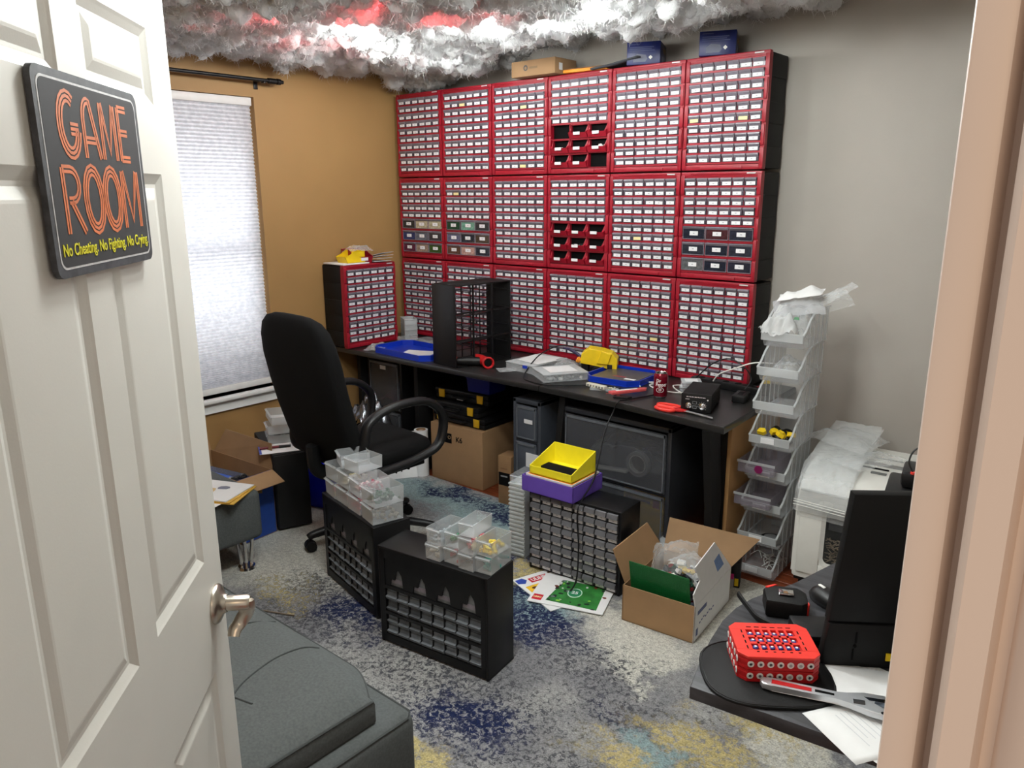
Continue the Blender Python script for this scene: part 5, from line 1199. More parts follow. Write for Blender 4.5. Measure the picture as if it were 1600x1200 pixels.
t = thing('yellow_box', 'yellow printed box inside the lower drawer of the storage cart', 'box', (-1.765, 3.06, .02), 0)
MB().box(-.13, 0, 0, .10, .12, .25, b=.002).obj('carton', mat('yellow_carton', (226, 184, 40), .5), t); MB().box(.035, -.001, .185, .07, .0, .225).obj('red_print', mat('red_print', (170, 40, 40), .5), t, smooth=False); MB().box(-.12, -.001, .20, .02, .0, .212).obj('dark_print', M_brown, t, smooth=False)
o = tag(MB().box(-.002, 0, 0, .002, .36, .55).obj('foam_board', M_paper, None, (-2.275, 3.03, .0), (0, R(5), R(-4)), smooth=False), 'white foam board wedged between the desk leg and the storage cart', 'board')
# boxes and tool cases
t = thing('moving_box', 'large cardboard box marked K6 under the black tool cases', 'box', (-3.265, 3.062, -.012), 4)
MB().box(0, 0, 0, .398, .36, .355, b=.004).obj('carton', M_card, t); MB().box(0, .175, .355, .398, .19, .3556).obj('top_seam_tape', M_card2, t, smooth=False)
text('box_lettering', 'K6', .044, (.222, -.0006, .275), M_dark, t, bold=.001); MB().box(.10, -.0008, .245, .165, 0, .305).obj('printed_mark', M_dark, t, smooth=False); text('mark_lettering', 'O', .03, (.148, -.0015, .28), mat('tan_letter', (170, 140, 100), .7), t)
def toolcase(label, loc, rz):
    t = thing('tool_case', label, 'tool case', loc, rz, 'black tool cases under the desk'); W, D, H = .40, .30, .066
    b = MB(); b.box(0, 0, 0, W, D, H*.48, b=.008); b.obj('case_base', M_black2, t); MB().box(-.006, -.006, H*.5, W+.006, D+.004, H, b=.010).obj('case_lid', M_black, t)
    MB().tube([(.14, -.004, H*.45), (.15, -.028, H*.45), (.25, -.028, H*.45), (.26, -.004, H*.45)], .007, 8, smooth=False).obj('handle', M_black, t)
    for x in (.035, .325): MB().prism([(x, .012), (x+.038, .012), (x+.042, H*.9), (x-.002, H*.9)], 0, .008, b=.001, M=Matrix(((1,0,0,0),(0,0,-1,-.004),(0,1,0,0),(0,0,0,1)))).obj('latch', mat('amber_latch', (214, 166, 24), .4), t)
    return t
z = .345
for k, (dx, dy) in enumerate(((0.0, .02), (-.03, -.005), (.01, .03))):
    t = toolcase('black tool case with yellow latches under the desk, %s of the stack' % ('lowest', 'middle', 'topmost')[k], (-3.275+dx, 3.085+dy, z+.0695*k), 2+k)
    if k == 2: MB().box(.17, -.0085, .01, .215, -.004, .026).obj('label', M_label, t, smooth=False)
t = thing('blue_bin', 'blue plastic bin on top of the black tool cases under the desk', 'bin', (-2.96, 3.13, z+.212), 3); MB().tray(-.06, 0, 0, .11, .16, .085, .003, tp=.006).obj('bin_body', mat('deep_blue_plastic', (18, 28, 120), .4), t, smooth=False); MB().box(-.064, -.004, .078, .114, .0, .086).obj('bin_rim', MATS['deep_blue_plastic'], t, smooth=False)
t = thing('small_carton', 'tall small cardboard carton standing beside the gunmetal drawer tower', 'carton', (-2.668, 3.0, -.012), 6)
MB().box(0, 0, 0, .086, .10, .29, b=.002).obj('carton', mat('kraft_board', (136, 104, 70), .8), t); MB().box(.004, -.0006, .12, .078, 0, .195).obj('black_label', M_dark, t, smooth=False); MB().box(.018, -.0011, .170, .062, -.0006, .178).obj('label_print', mat('grey_letter', (140, 140, 140), .6), t, smooth=False); MB().box(.018, -.0006, .215, .062, 0, .222).obj('print_line', M_brown, t, smooth=False)
# pieces left of the big box
o = thing('poster_board', 'white poster with black spray figures leaning under the desk behind the chair', 'poster', (-3.51, 2.685, .0), 56)
MB().box(0, 0, 0, .36, .004, .28, M=Matrix.Rotation(R(-14), 4, 'X')).obj('sheet', M_paper, o, smooth=False)
b = MB(); rr = random.Random(4)
for i in range(44):
    x = rr.gauss(.20, .075); zz_ = rr.gauss(.125, .045)+.35*(x-.2)
    if not (.02 < x < .345 and .02 < zz_ < .26): continue
    n = 7; r0 = rr.uniform(.003, .013)
    b.prism([(x+r0*rr.uniform(.5, 1.4)*cos(2*pi*q/n), zz_+r0*rr.uniform(.5, 1.4)*sin(2*pi*q/n)) for q in range(n)], 0, .0006+.00002*i, M=Matrix.Rotation(R(-14), 4, 'X') @ Matrix(((1,0,0,0),(0,0,-1,0),(0,1,0,0),(0,0,0,1))))
for (cx, cz, r0) in ((.26, .13, .022), (.21, .10, .016)):
    for q in range(16):
        a0, a1 = 2*pi*q/16, 2*pi*(q+1)/16
        b.quad([(cx+r*cos(a), -.0012, cz+r*sin(a)) for r, a in ((r0*.72, a0), (r0, a0), (r0, a1), (r0*.72, a1))], M=Matrix.Rotation(R(-14), 4, 'X'))
b.obj('printed_figures', M_dark, o, smooth=False)
MB().box(.30, -.0012, .205, .325, 0, .245, M=Matrix.Rotation(R(-14), 4, 'X')).obj('red_stamp', mat('red_stamp', (170, 50, 50), .6), o, smooth=False)
t = thing('paper_roll', 'white paper roll standing between the poster and the big cardboard box', 'paper roll', (-3.318, 3.03, -.012), 0)
MB().lathe([(0, 0), (.042, 0), (.042, .30), (.030, .30), (.030, .29), (0, .29)], 24).obj('roll', M_paper, t, angle=50); MB().lathe([(.026, .285), (.0298, .285), (.0298, .302), (.026, .302), (.026, .285)], 24).obj('core', M_card2, t, angle=50)
t = thing('tan_folder', 'tan cardboard sleeve standing behind the chair armrest under the desk', 'sleeve', (-3.49, 3.17, 0), 5); MB().box(0, 0, 0, .20, .05, .40, b=.002).obj('sleeve', M_card, t); MB().box(.02, -.001, .385, .10, .0, .40).obj('yellow_tab', M_yellow, t, smooth=False)
o = crumple('foil_bag', 'shiny silver crumpled bag by the far chair armrest', 'bag', (-3.62, 2.86, .26), .26, .22, .26, 33, mat('silver_film', (120, 122, 128), .22, .85, var=.5, scale=40), amp=.5)
t = thing('storage_crate', 'dark crate under the silver bag behind the chair', 'crate', (-3.62, 2.86, 0), 12); MB().tray(-.13, -.11, 0, .13, .11, .27, .006).obj('crate_body', M_black2, t, smooth=False); MB().box(-.135, -.115, .255, .135, -.109, .272).obj('crate_rim', M_black, t, smooth=False)
t = thing('storage_bin', 'bright blue plastic bin on the rug behind the black tower', 'bin', (-3.40, 2.43, 0), 20); MB().tray(-.13, -.13, 0, .12, .16, .26, .004, tp=.012).obj('bin_body', mat('royal_blue_plastic', (22, 34, 190), .35), t, smooth=False); MB().box(-.135, -.136, .235, .125, -.130, .262).obj('bin_rim', MATS['royal_blue_plastic'], t, smooth=False)
# ------------------------------------------------------------------ grey sofa in the foreground and the bench by the window
def cushion(x0, y0, z0, x1, y1, z1, r, puff=.0, n=18, m=0):
    b = MB()
    def f(u, v): return (0, 0, 0)
    b.box(x0, y0, z0, x1, y1, z1, m, b=r, seg=4); return b
sf = thing('sofa', 'charcoal grey fabric sofa folded flat behind the open white door', 'sofa', (0, 0, 0))
cushion(-2.55, .32, .12, -1.358, 1.195, .335, .035).obj('base', M_fabric, sf)
b = MB(); nx, ny = 48, 34; X0s, X1s, Y0s = -2.5, -1.402, .30
def ye(x): return 1.150-.062*max(0, min(1, (x+1.56)/.14))**1.5
Y1s = 1.088
def cz(x, y):
    d = min(x-X0s, X1s-x, y-Y0s, ye(x)-y); z = .432+.006*mnoise.noise(Vector((x*3, y*3, 1)))
    e = max(0, 1-d/.09); z -= .032*e**2.2
    return z
def cg(u, v): x = X0s+(X1s-X0s)*u; y = Y0s+(ye(x)-Y0s)*v; return (x, y, cz(x, y))
b.grid(cg, nx, ny)
b.prism([(X0s, Y0s), (X1s, Y0s)]+[(X1s-.0158*k, ye(X1s-.0158*k)) for k in range(11)]+[(X0s, ye(X0s))], .3355, .4015, b=.008)
b.obj('back_cushion', M_fabric, sf, angle=60)
b = MB(); b.tube([(X0s+.02, ye(X0s)-.004, .401)]+[(X1s-.0158*k-.003, ye(X1s-.0158*k)-.004, .401) for k in range(10, -1, -1)]+[(X1s-.004, Y0s+.02, .401)], .0042, 6, smooth=False)
b.tube([(-2.5, 1.188, .322), (-1.385, 1.188, .322), (-1.366, 1.165, .322), (-1.366, .35, .322)], .0042, 6, smooth=False); b.obj('piping', M_fabricdark, sf)
SEAMS = ([(-1.665, .84), (-1.70, .90), (-1.723, 1.0), (-1.71, 1.08), (-1.69, 1.125)], [(-1.97, .90), (-1.955, 1.0), (-1.94, 1.06), (-1.91, 1.125)], [(-1.665, .84), (-1.60, .858)], [(-2.25, .7), (-2.26, .9), (-2.23, 1.08)])
b = MB()
for L_ in SEAMS: MB().tube([(x, y, cz(x, y)+.0005) for x, y in L_], .0026, 6, sub=8).obj('seam', M_fabricdark, sf)
for x, y in ((-1.45, 1.12), (-1.45, .40), (-2.45, 1.12), (-2.45, .40)): MB().cyl((x, y, 0), (x, y, .125), .018, .026, 14).obj('leg', M_chrome, sf)
bn = thing('bench', 'charcoal grey fabric bench with chrome legs below the window', 'bench', (0, 0, 0))
MB().box(-3.75, .85, .155, -2.975, 1.738, .385, b=.03, seg=4).obj('seat', M_fabric, bn)
MB().tube([(-3.72, 1.727, .365), (-3.0, 1.727, .365), (-2.985, 1.71, .365), (-2.985, .9, .365)], .004, 6, smooth=False).obj('piping', M_fabricdark, bn)
for x, y in ((-3.05, 1.675), (-3.05, .93), (-3.68, 1.675), (-3.68, .93)):
    lg = MB()
    for k in range(3):
        dx = (-.03, .0, .03)[k]; lg.cyl((x+dx*.55, y+.014*(k-1), .012), (x+dx*1.25, y+.018*(k-1), .157), .0085, .0085, 10)
    lg.obj('leg', M_chrome, bn)
    MB().cyl((x, y, .0), (x, y, .012), .042, .038, 18).obj('foot_plate', M_chrome, bn)
# papers on the bench
def sheet(name, label, cat, pts, z, m, thick=.0012, tilt=0.0):
    t = tag(MB().prism(pts, 0, thick).obj(name, m, None, (0, 0, z), smooth=False), label, cat); return t
t = thing('envelope', 'yellow edged padded envelopes lying on the grey bench, pictured top one', 'envelope', (-3.09, 1.575, .386), 32)
b = MB()
for k in range(3): b.box(-.15+.012*k, -.11+.008*k, .005*k, .15-.01*k, .10+.006*k, .005*k+.004, 1 if k < 2 else 0, M=Matrix.Rotation(R(-4*k), 4, 'Z'))
b.obj('envelope_stack', [M_paper, mat('manila', (214, 170, 74), .7)], t, smooth=False)
b = MB(); blob(8, -.04, .0, .06, .04, 3, .0142, .0147, b, 0); blob(8, .03, .035, .03, .022, 5, .0142, .0148, b, 1); b.obj('cover_picture', [mat('print_sand', (206, 176, 120), .6), mat('print_grey4', (120, 122, 140), .6)], t, smooth=False)
sheet('letter', 'white letter hanging over the near edge of the grey bench', 'paper', [(-3.03, 1.42), (-2.93, 1.47), (-2.965, 1.565), (-3.06, 1.53)], .3865, M_paper)
sheet('letter', 'white letter sticking out past the envelopes towards the cardboard box', 'paper', [(-3.06, 1.60), (-2.99, 1.64), (-3.02, 1.73), (-3.12, 1.69)], .3865, M_paper)
# cardboard box with blue sides
cb = thing('open_carton', 'open cardboard box with a blue front standing beside the black tower', 'box', (-3.80, 1.748, .0005), 4)
w_, d_, h_ = .53, .205, .335
b = MB(); b.box(0, 0, 0, w_, d_, .004); b.box(0, 0, 0, w_, .004, h_); b.box(0, d_-.004, 0, w_, d_, h_); b.box(0, 0, 0, .004, d_, h_); b.obj('box_body', M_card, cb, smooth=False)
MB().box(w_-.004, 0, 0, w_, d_, h_).obj('blue_side', mat('blue_card', (26, 66, 150), .6, var=.1), cb, smooth=False)
MB().prism([(.10, .24), (.135, .23), (.14, .29), (.115, .30)], 0, .0006, M=Matrix(((0,0,1,w_),(1,0,0,0),(0,1,0,0),(0,0,0,1)))).obj('side_print', mat('print_ochre', (120, 96, 50), .6), cb, smooth=False)
b = MB(); b.hexa([(w_-.002,0,h_),(w_-.002,d_,h_),(w_+.002,d_,h_),(w_+.002,0,h_),(w_+.115,-.02,h_-.035),(w_+.115,d_*.92,h_-.035),(w_+.118,d_*.92,h_-.031),(w_+.118,-.02,h_-.031)]); b.obj('front_flap', M_card, cb, smooth=False)
b = MB(); b.hexa([(.03,d_-.002,h_),(w_,d_-.002,h_),(w_,d_+.002,h_),(.03,d_+.002,h_),(.06,d_+.06,h_+.11),(w_-.06,d_+.05,h_+.11),(w_-.06,d_+.054,h_+.11),(.06,d_+.064,h_+.11)]); b.obj('side_flap', M_card2, cb, smooth=False)
b = MB(); b.hexa([(.0,0,h_),(.0,d_,h_),(.004,d_,h_),(.004,0,h_),(-.05,-.01,h_+.12),(-.05,d_,h_+.12),(-.046,d_,h_+.12),(-.046,-.01,h_+.12)]); b.obj('back_flap', M_card, cb, smooth=False)
bpy.context.view_layer.update()
pp = cb.matrix_world @ Vector((.30, .10, .255)); t = thing('blue_packet', 'flat blue packet with a clear window lying in the cardboard box', 'packet', tuple(pp), 40)
MB().box(-.16, -.085, 0, .16, .085, .02, b=.004, M=Matrix.Rotation(R(14), 4, 'Y')).obj('packet', mat('mid_blue', (44, 84, 176), .4), t); MB().box(-.14, .02, .0205, .14, .08, .022, M=Matrix.Rotation(R(14), 4, 'Y')).obj('window_film', C_smoke, t, smooth=False); MB().cyl((-.10, -.06, .04), (-.10, -.06, .047), .018, n=10).obj('red_mark', M_coral, t)
pp = cb.matrix_world @ Vector((.40, .13, .22)); heap('dark_parts', 'dark parts in clear film inside the cardboard box by the bench', 'small parts', tuple(pp), .11, .08, .07, [(28, 28, 30), (60, 62, 66), (150, 152, 156)], 70, .022, 41, rz=8)
# black tower with paper, pen and clear drawers
bt = thing('black_tower', 'black upright computer tower below the window with paper on top', 'tower', (-3.215, 2.155, 0), -20)
MB().box(-.44, -.175, .008, 0, 0, .412, b=.006).obj('case', M_black2, bt); MB().box(-.004, -.170, .012, .006, -.005, .405, b=.004).obj('front_bezel', M_black, bt)
b = MB()
for x in (-.40, -.04):
    for y in (-.15, -.025): b.cyl((x, y, 0), (x, y, .009), .014, n=10)
b.obj('foot', M_black, bt)
bpy.context.view_layer.update()
pp = bt.matrix_world @ Vector((-.085, -.085, .413)); t = thing('notepad', 'white sheet with a blue printed edge on the black tower', 'paper', (-3.345, 2.088, pp[2]), -28)
MB().box(-.085, -.112, 0, .085, .112, .0015).obj('sheet', M_paper, t, smooth=False); MB().box(-.083, -.112, .0015, .083, -.100, .002).obj('blue_edge', mat('print_cobalt', (60, 70, 150), .6), t, smooth=False); MB().box(-.05, .045, .0015, .01, .06, .0018).obj('stamp', mat('print_pale2', (190, 194, 196), .6), t, smooth=False)
pp = bt.matrix_world @ Vector((-.095, -.085, .422)); t = thing('marker', 'dark red marker with a black cap lying on the white sheet', 'pen', (-3.35, 2.055, pp[2]), 60)
MB().cyl((-.075, 0, 0), (.02, 0, 0), .0065, n=12).obj('barrel', mat('wine_red_plastic', (110, 20, 34), .4), t); MB().cyl((.02, 0, 0), (.078, 0, 0), .0078, .006, 12).obj('cap', M_black, t)
pp = bt.matrix_world @ Vector((-.27, -.085, .413)); G5 = 'clear drawers stacked on the black tower'
for k in range(2):
    clear_drawer('frosted drawer with grey parts on the black tower, %s' % ('lower of the two', 'upper of the two')[k], (pp[0]+.02, pp[1]-.075, pp[2]+.001+.050*k), -28+3*k, .115, .17, .047, C_frost, G5)
heap('grey_parts', 'grey parts inside the lower frosted drawer on the black tower', 'small parts', (pp[0]+.055, pp[1]-.005, pp[2]+.004), .045, .06, .036, [(90, 96, 100), (130, 134, 138), (60, 64, 68)], 60, .018, 51, rz=-28)
clear_drawer('clear drawer lying tilted on the frosted drawers of the black tower', (pp[0]+.02, pp[1]-.06, pp[2]+.112), -10, .12, .17, .045, C_frost, None, rot=(R(-4), R(12), R(-18)))

# ------------------------------------------------------------------ stack of clear shelf bins and the shredder
def shelf_bin(label, loc, rz, lab):
    t = thing('shelf_bin', label, 'bin', loc, rz, 'stack of clear shelf bins'); W, D, H, k = .168, .315, .150, .0022
    side = [(0, 0), (D, 0), (D, H), (.135, H), (.09, H*.93), (.045, H*.78), (.0, H*.52), (-.030, H*.42), (-.036, H*.36), (-.022, H*.22)]
    Ms = Matrix(((0,0,1,0),(1,0,0,0),(0,1,0,0),(0,0,0,1)))
    b = MB()
    for x in (-W/2, W/2-k): b.prism(side, x, x+k, M=Ms)
    b.box(-W/2, 0, 0, W/2, D, k); b.box(-W/2, D-k, 0, W/2, D, H)
    for s in (-1, 1):
        for q in range(5):
            y = .05+.058*q; x = s*W/2; b.box(min(x, x+s*.004), y, .004, max(x, x+s*.004), y+.004, H*(.72 if q == 0 else .97), 1)
    b.hexa([(-W/2,0,0),(W/2,0,0),(W/2,k,0),(-W/2,k,0),(-W/2,-.024,H*.2),(W/2,-.024,H*.2),(W/2,-.021,H*.2),(-W/2,-.021,H*.2)]); b.obj('bin_body', [C_clear, C_frost], t, smooth=False)
    b = MB(); b.box(-W/2-.003, -.040, H*.2, W/2+.003, -.034, H*.44, b=.002)
    for s in (-1, 1):
        x = s*W/2
        rim = [(-.037, H*.42), (-.002, H*.52), (.045, H*.78), (.09, H*.93), (.135, H)]
        for (y0, z0), (y1, z1) in zip(rim[:-1], rim[1:]): b.hexa([(x-s*.002,y0,z0-.004),(x+s*.006,y0,z0-.004),(x+s*.006,y1,z1-.004),(x-s*.002,y1,z1-.004),(x-s*.002,y0,z0+.002),(x+s*.006,y0,z0+.002),(x+s*.006,y1,z1+.002),(x-s*.002,y1,z1+.002)])
        b.box(min(x, x+s*.006), .135, H-.006, max(x, x+s*.006), D, H)
    b.obj('rim', C_frost, t, smooth=False)
    if lab: MB().box(-W*.20, -.0425, H*.235, W*.14, -.040, H*.40).obj('label', M_label, t, smooth=False)
    return t
nm = ('lowest of the stack, holding white cables', 'second from the floor, holding a dark gadget', 'third from the floor, with a grey insert', 'fourth from the floor, with a pinkish insert', 'fifth from the floor, holding yellow and black parts', 'sixth from the floor, empty', 'seventh from the floor', 'topmost, overflowing with bags')
bins = []
for k in range(8):
    bins.append(shelf_bin('clear shelf bin beside the shredder, ' + nm[k], (-1.232+.0052*k, 3.128+.004*k, -.0115+.1505*k), 3, k in (0, 1, 2, 3, 4)))
def inb(k, x, y, z): return (-1.232+.0052*k+x, 3.128+.004*k+y, -.0115+.1505*k+z)
b = MB(); rr = random.Random(2)
for i in range(16):
    p0 = Vector((rr.uniform(-.05, .05), rr.uniform(.03, .2), rr.uniform(.01, .04)))
    b.tube([p0, p0+Vector((rr.uniform(-.04, .04), rr.uniform(-.03, .05), rr.uniform(0, .05))), p0+Vector((rr.uniform(-.06, .06), rr.uniform(-.03, .06), 0))], .0018, 5, sub=4)
o = tag(b.obj('cable_tangle', M_white, None, inb(0, 0, 0, .0)), 'tangle of thin white cables in the lowest shelf bin', 'cables', kind='stuff')
t = thing('gadget', 'dark oval gadget in the second shelf bin from the floor', 'gadget', inb(1, .03, .06, .0035), 20); MB().lathe([(0, 0), (.045, 0), (.05, .01), (.045, .022), (0, .024)], 24).obj('gadget_body', M_black, t); MB().lathe([(0, .024), (.03, .0235), (.03, .025), (0, .0255)], 24).obj('gadget_face', mat('grey_face', (130, 132, 134), .4), t)
def insert(k, label, m):
    t = thing('tray_insert', label, 'tray', inb(k, -.02, -.075, .052), 3); b = MB(); b.tray(-.083, 0, 0, .075, .22, .052, .0018); b.obj('drawer_body', m, t, smooth=False); MB().box(-.086, -.004, .044, .078, .0, .054).obj('rim', C_frost, t, smooth=False); return t
insert(2, 'smoky clear drawer jutting out of the third shelf bin', clear_mat('mauve_smoke', (150, 142, 154), .3, .2)); t = insert(3, 'clear drawer with a round magenta spot jutting out of the fourth shelf bin', clear_mat('mauve_smoke', (150, 142, 154), .3, .2))
MB().cyl((.01, -.0055, .026), (.01, -.0042, .026), .018, n=18).obj('round_spot', mat('magenta_print', (120, 20, 80), .4), t)
rr = random.Random(6); b = MB()
for i in range(11):
    p0 = (rr.uniform(-.055, .055), rr.uniform(.0, .12), rr.uniform(.03, .06)); M = Matrix.Translation(p0) @ Matrix.Rotation(rr.uniform(0, 3), 4, 'Z') @ Matrix.Rotation(rr.uniform(.4, 1.6), 4, 'X')
    if i % 9 < 5: b.lathe([(.009, -.007), (.024, -.007), (.024, .007), (.009, .007), (.009, -.007)], 16, m=0, M=M)
    else: b.prism([(-.02, -.014), (.012, -.018), (.022, 0), (.008, .016), (-.016, .012)], -.010, .010, m=1, M=M)
for i in range(4):
    M = Matrix.Translation((-.055+.04*i, .01+.03*(i % 2), .066)) @ Matrix.Rotation(i*1.1, 4, 'Z') @ Matrix.Rotation(.5, 4, 'X'); b.prism([(-.018, -.012), (.012, -.014), (.02, 0), (.008, .014), (-.014, .010)], -.009, .009, m=1, M=M)
tag(b.obj('wheel_parts', [M_black, M_yellow], None, inb(4, 0, .015, 0)), 'black wheels and yellow parts heaped in the fifth shelf bin', 'toy parts', kind='stuff')
# crumpled bags in the top bins
crumple('plastic_bag', 'frosted crumpled bag filling the seventh shelf bin', 'plastic bag', inb(6, 0, .12, .03), .155, .26, .075, 61, amp=.4)
crumple('plastic_bag', 'milky bag bulging over the lip of the topmost shelf bin', 'plastic bag', inb(7, -.02, .05, .05), .15, .20, .12, 62, amp=.5, m=clear_mat('milky_film', (236, 238, 238), .4, .2, .8, 30))
crumple('plastic_bag', 'clear bag with a small green print in the topmost shelf bin', 'plastic bag', inb(7, .035, .06, .055), .11, .17, .10, 63, amp=.45, rot=(R(30), 0, R(8)))
crumple('plastic_sheet', 'grey clear film sheet lying across the bags of the topmost shelf bin', 'plastic sheet', inb(7, .0, .13, .15), .20, .20, .05, 64, m=clear_mat('grey_film', (206, 208, 212), .4, .2, .8, 20), amp=.5, rot=(R(14), R(-10), R(24)))
crumple('paper_wrap', 'white crumpled paper on top of the film over the topmost shelf bin', 'paper', inb(7, -.01, .17, .20), .19, .11, .035, 65, m=M_paper, amp=.5, rot=(R(6), R(-12), R(10)))
crumple('plastic_bag', 'long folded clear bag sticking up to the grey wall from the topmost bin', 'plastic bag', inb(7, .10, .19, .19), .24, .085, .022, 66, amp=.4, rot=(R(10), R(-32), R(28)))
crumple('plastic_bag', 'clear bag trailing behind the long folded one on the topmost bin', 'plastic bag', inb(7, .07, .24, .16), .22, .14, .03, 67, amp=.4, rot=(R(20), R(-18), R(30)))
MB().prism([(-.012, 0), (.012, 0), (.008, .012), (-.008, .012)], 0, .001).obj('green_print', M_green, bins[7], (.05, -.028, .125), (R(60), 0, 0), smooth=False)

sh = thing('paper_shredder', 'white paper shredder with a dark window under the clear zip bags', 'shredder', (-1.066, 3.105, -.012), 3)
W, D, H = .375, .50, .555
# rounded upright body with a sunk front panel
def sprof(y): return H - .10*max(0, (.16-y)/.16)**2
side = [(0, .075)] + [(-.004, .10), (-.004, .40), (.002, .455), (.020, .495), (.06, .522), (.14, .542), (.30, .555), (D-.02, .560), (D, .54), (D, .075)]
b = MB(); b.prism(side, 0, W, M=Matrix(((0,0,1,0),(1,0,0,0),(0,1,0,0),(0,0,0,1))), b=.014)
b.obj('body', M_white, sh, angle=40)
b = MB(); fx0, fx1, fz0, fz1 = .025, W-.025, .095, .40
for (x0, z0, x1, z1) in ((.020, .105, .112, .445), (.112, .105, W-.02, .158), (W-.06, .158, W-.02, .445), (.112, .422, W-.06, .445)): b.box(x0, -.014, z0, x1, -.002, z1, b=.005)
b.obj('front_panel', M_white, sh)
MB().prism(rrect(.128, .172, W-.075, .408, .022), 0, .009, M=Matrix(((1,0,0,0),(0,0,-1,-.001),(0,1,0,0),(0,0,0,1)))).obj('window', mat('dark_window', (16, 16, 18), .12), sh)
b = MB(); A_, B_ = rrect(.128, .172, W-.075, .408, .022), rrect(.112, .156, W-.059, .424, .034)
for i in range(len(A_)):
    j = (i+1) % len(A_); b.quad([(A_[i][0], -.0102, A_[i][1]), (A_[j][0], -.0102, A_[j][1]), (B_[j][0], -.0165, B_[j][1]), (B_[i][0], -.0165, B_[i][1])])
    b.quad([(B_[i][0], -.0165, B_[i][1]), (B_[j][0], -.0165, B_[j][1]), (B_[j][0], -.002, B_[j][1]), (B_[i][0], -.002, B_[i][1])])
b.obj('window_surround', mat('white_surround', (216, 215, 210), .35), sh, smooth=False)
b = MB(); rr = random.Random(8)
for i in range(150):
    M = Matrix.Translation((rr.uniform(.143, W-.09), -.0112, rr.uniform(.185, .285))) @ Matrix.Rotation(rr.uniform(-.9, .9), 4, 'Y'); b.box(-.012, -.0005, -.0015, .012, .0005, .0015, M=M)
o = b.obj('paper_strips', mat('shred_strips', (110, 100, 88), .8, var=.3), sh, smooth=False); o['kind'] = 'stuff'
b = MB(); b.box(.140, -.0125, .325, W-.09, -.0095, .378, b=.001); b.obj('cutter_guard', mat('dark_guard', (54, 55, 58), .2), sh)
MB().box(.012, -.006, .470, W-.012, .016, .474).obj('lid_seam', mat('seam_grey', (120, 120, 116), .5), sh, smooth=False)
def on_top(x0, y0, x1, y1, z0, z1, nm, m): MB().box(x0, y0, z0, x1, y1, z1, b=.0015).obj(nm, m, sh)
on_top(.17, .255, W-.02, .292, .5505, .5555, 'grey_band', mat('lid_grey', (150, 150, 150), .4)); on_top(.19, .215, .30, .224, .548, .5535, 'paper_slot', M_dark); on_top(.24, .165, .30, .182, .5435, .5505, 'display', mat('lid_display', (110, 112, 112), .3)); on_top(.22, .345, .33, .349, .557, .5595, 'brand_line', M_dark)
b = MB()
for x in (.04, W-.04):
    for y in (.05, D-.06): b.cyl((x-.012, y, .026), (x+.012, y, .026), .026, n=16); b.box(x-.016, y-.012, .03, x+.016, y+.012, .078)
b.obj('caster', M_black2, sh)
MB().box(.01, .01, .055, W-.01, D-.01, .08, b=.004).obj('plinth', M_black2, sh)
# zip bags draped over the front of the shredder
def drape(label, x0, w, prof, dz, seed, cat='zip bags'):
    b = MB(); o_ = Vector((seed*2.2, seed*4.1, 0)); P = [Vector((0, y, z)) for y, z in prof]; L = [0]
    for a, c in zip(P[:-1], P[1:]): L.append(L[-1]+(c-a).length)
    def at(s):
        s *= L[-1]
        for i in range(len(P)-1):
            if s <= L[i+1]+1e-9: t = (s-L[i])/(L[i+1]-L[i]); d = (P[i+1]-P[i]).normalized(); return P[i].lerp(P[i+1], t), Vector((0, -d.z, d.y))
        return P[-1], Vector((0, 0, 1))
    def f(u, v):
        p, n = at(v); q = .010*mnoise.noise(Vector((u*5, v*7, 0))+o_)+.006*abs(mnoise.noise(Vector((u*14, v*18, 3))+o_))
        p = p + n*(dz+abs(q)); return (x0+w*u+.012*mnoise.noise(Vector((v*4, seed, 0))), p.y, p.z)
    b.grid(f, 20, 44); o = b.obj('zip_bags', clear_mat('zip_film', (238, 241, 242), .24, .12, .7, 34), None, (-1.066, 3.105, -.012), (0, 0, R(3)), angle=180); return tag(o, label, cat, 'zip bags draped on the shredder')
pr = [(.50, .66), (.42, .640), (.30, .615), (.18, .60), (.08, .575), (.02, .535), (-.020, .48), (-.030, .42), (-.032, .385)]
pr2 = [(.44, .60), (.30, .590), (.18, .575), (.08, .553), (.018, .518), (-.018, .47), (-.022, .405), (-.024, .36)]
drape('bundle of clear zip bags over the shredder, uppermost layer', .0, .20, pr, .006, 1); drape('bundle of clear zip bags over the shredder, middle layer', -.005, .215, [(y, z-.012 if y > 0 else z) for y, z in pr], .002, 2); drape('bundle of clear zip bags over the shredder, lowest layer with its hem lowest', .01, .20, pr2, .004, 3)
b = MB()
for k, z in enumerate((.442, .432, .420)): b.tube([(-.002+.0, -.046-.001*k, z), (.10, -.047, z-.004), (.205, -.046, z-.008)], .0016, 6)
o = tag(b.obj('zip_closure', M_white, None, (-1.066, 3.105, -.012), (0, 0, R(3))), 'white zip seal ridges along the front hem of the zip bags', 'zip seal')
crumple('zip_bags', 'puffed clear zip bags lying at the back on top of the shredder', 'zip bags', (-.985, 3.47, .60), .25, .26, .05, 71, amp=.4, rot=(0, R(4), R(-10)))
crumple('zip_bags', 'loose clear zip bag spreading to the right over the shredder lid', 'zip bags', (-.86, 3.33, .565), .17, .30, .035, 72, amp=.4, rz=-25)

